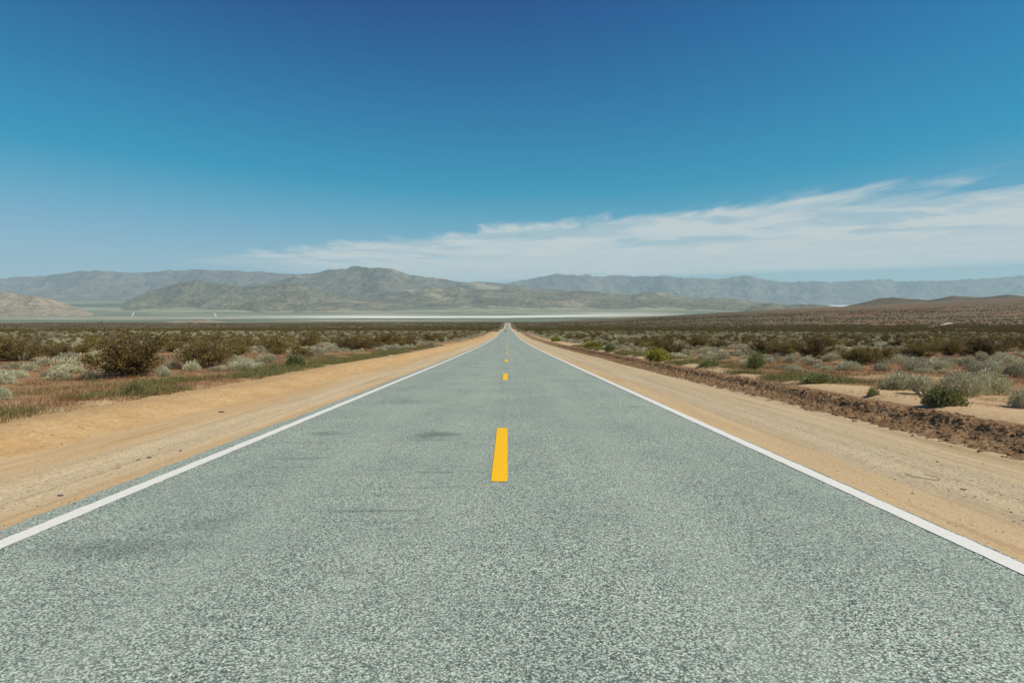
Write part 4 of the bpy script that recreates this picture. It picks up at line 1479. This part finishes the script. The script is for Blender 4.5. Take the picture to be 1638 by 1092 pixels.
link('seat', mesh_np('seat', *box_v((0, -0.42, 0.76), (0.32, 0.72, 0.12))), M_BLACK, bike)
link('engine', mesh_np('engine', *box_v((0, 0.05, 0.45), (0.36, 0.50, 0.40))), M_STEEL, bike)
link('frame', mesh_np('frame', *tube([(0, -0.72, 0.33), (0, -0.3, 0.62), (0, 0.2, 0.66), (0, 0.5, 0.92)], 0.04, 0.035, 8), True), M_BIKE, bike)
link('fender', mesh_np('fender', *box_v((0, 0.74, 0.63), (0.15, 0.42, 0.07))), M_BIKE, bike)
link('windscreen', mesh_np('windscreen', [(-0.2, 0.60, 0.98), (0.2, 0.60, 0.98), (0.16, 0.46, 1.28), (-0.16, 0.46, 1.28), (-0.2, 0.57, 0.98), (0.2, 0.57, 0.98), (0.16, 0.43, 1.28), (-0.16, 0.43, 1.28)],
                                   [(0, 1, 2, 3), (7, 6, 5, 4), (0, 4, 5, 1), (2, 6, 7, 3), (1, 5, 6, 2), (0, 3, 7, 4)]), M_LAMP, bike)
hl = bmesh.new(); bmesh.ops.create_uvsphere(hl, u_segments=14, v_segments=8, radius=0.10)
for v in hl.verts: v.co = (v.co.x, v.co.y * 0.6 + 0.64, v.co.z + 0.86)
me = bpy.data.meshes.new('headlight'); hl.to_mesh(me); hl.free()
link('headlight', me, M_LAMP, bike)


def skin_person():
    J = {'pel': (0, -0.30, 0.90, .17), 'wai': (0, -0.25, 1.07, .15), 'che': (0, -0.14, 1.30, .17), 'nec': (0, -0.07, 1.47, .065), 'hea': (0, -0.02, 1.57, .10), 'top': (0, 0.0, 1.68, .095)}
    E = [('pel', 'wai'), ('wai', 'che'), ('che', 'nec'), ('nec', 'hea'), ('hea', 'top')]
    for s_, n_ in ((-1, 'l'), (1, 'r')):
        J['sh' + n_] = (0.19 * s_, -0.12, 1.38, .075); J['el' + n_] = (0.33 * s_, 0.07, 1.17, .055); J['ha' + n_] = (0.36 * s_, 0.30, 1.06, .042)
        J['hi' + n_] = (0.12 * s_, -0.24, 0.86, .10); J['kn' + n_] = (0.27 * s_, 0.16, 0.72, .075); J['an' + n_] = (0.24 * s_, -0.02, 0.33, .055); J['to' + n_] = (0.25 * s_, 0.16, 0.28, .045)
        E += [('che', 'sh' + n_), ('sh' + n_, 'el' + n_), ('el' + n_, 'ha' + n_), ('pel', 'hi' + n_), ('hi' + n_, 'kn' + n_), ('kn' + n_, 'an' + n_), ('an' + n_, 'to' + n_)]
    keys = list(J)
    me = bpy.data.meshes.new('person')
    me.from_pydata([J[k][:3] for k in keys], [(keys.index(a), keys.index(b)) for a, b in E], [])
    o = bpy.data.objects.new('person', me); COL.objects.link(o)
    sm = o.modifiers.new('skin', 'SKIN')
    if not me.skin_vertices:
        bm = bmesh.new(); bm.from_mesh(me); bm.verts.layers.skin.verify(); bm.to_mesh(me); bm.free()
    for i, k in enumerate(keys):
        sv = me.skin_vertices[0].data[i]; sv.radius = (J[k][3], J[k][3]); sv.use_root = (k == 'pel')
    sb = o.modifiers.new('sub', 'SUBSURF'); sb.levels = 1; sb.render_levels = 1
    me.materials.append(M_JACKET)
    return o


rider = skin_person()
rider.location = bike.location; rider.rotation_euler = bike.rotation_euler
tag(rider, 'person in pale jacket and dark helmet riding the motorcycle', 'person')
hm = bmesh.new(); bmesh.ops.create_uvsphere(hm, u_segments=16, v_segments=10, radius=0.155)
for v in hm.verts: v.co = (v.co.x * 0.92, v.co.y * 1.1, v.co.z + 1.63)
me = bpy.data.meshes.new('helmet'); hm.to_mesh(me); hm.free()
link('helmet', me, M_HELMET, rider)
for s_ in (-1, 1):
    link('trouser_leg', mesh_np('trouser_leg', *tube([(0.10 * s_, -0.28, 0.88), (0.20 * s_, -0.02, 0.81), (0.275 * s_, 0.18, 0.72), (0.26 * s_, 0.08, 0.52), (0.24 * s_, -0.02, 0.31)], 0.135, 0.085, 10), True), M_JEANS, rider)


# ------------------------------------------------------------------ haze
def haze():
    bm = bmesh.new()
    bmesh.ops.create_cube(bm, size=1.0)
    x0, x1, y0, y1, z0, z1 = -50000, 50000, -4500, 46000, -330, 1420
    for v in bm.verts:
        v.co = (x0 if v.co.x < 0 else x1, y0 if v.co.y < 0 else y1, z0 if v.co.z < 0 else z1)
    me = bpy.data.meshes.new('haze'); bm.to_mesh(me); bm.free()
    m = bpy.data.materials.new('haze_air'); m.use_nodes = True
    t = NT(m.node_tree)
    pv = t.n('ShaderNodeVolumePrincipled')
    pv.inputs['Color'].default_value = (*HAZE_COLOR, 1)
    pv.inputs['Density'].default_value = HAZE_DENSITY
    pv.inputs['Anisotropy'].default_value = 0.0
    o = t.n('ShaderNodeOutputMaterial')
    t.link(pv.outputs[0], o.inputs['Volume'])
    ob = link('haze', me, m)
    tag(ob, 'thin blue haze over the far basin', kind='stuff')


haze()
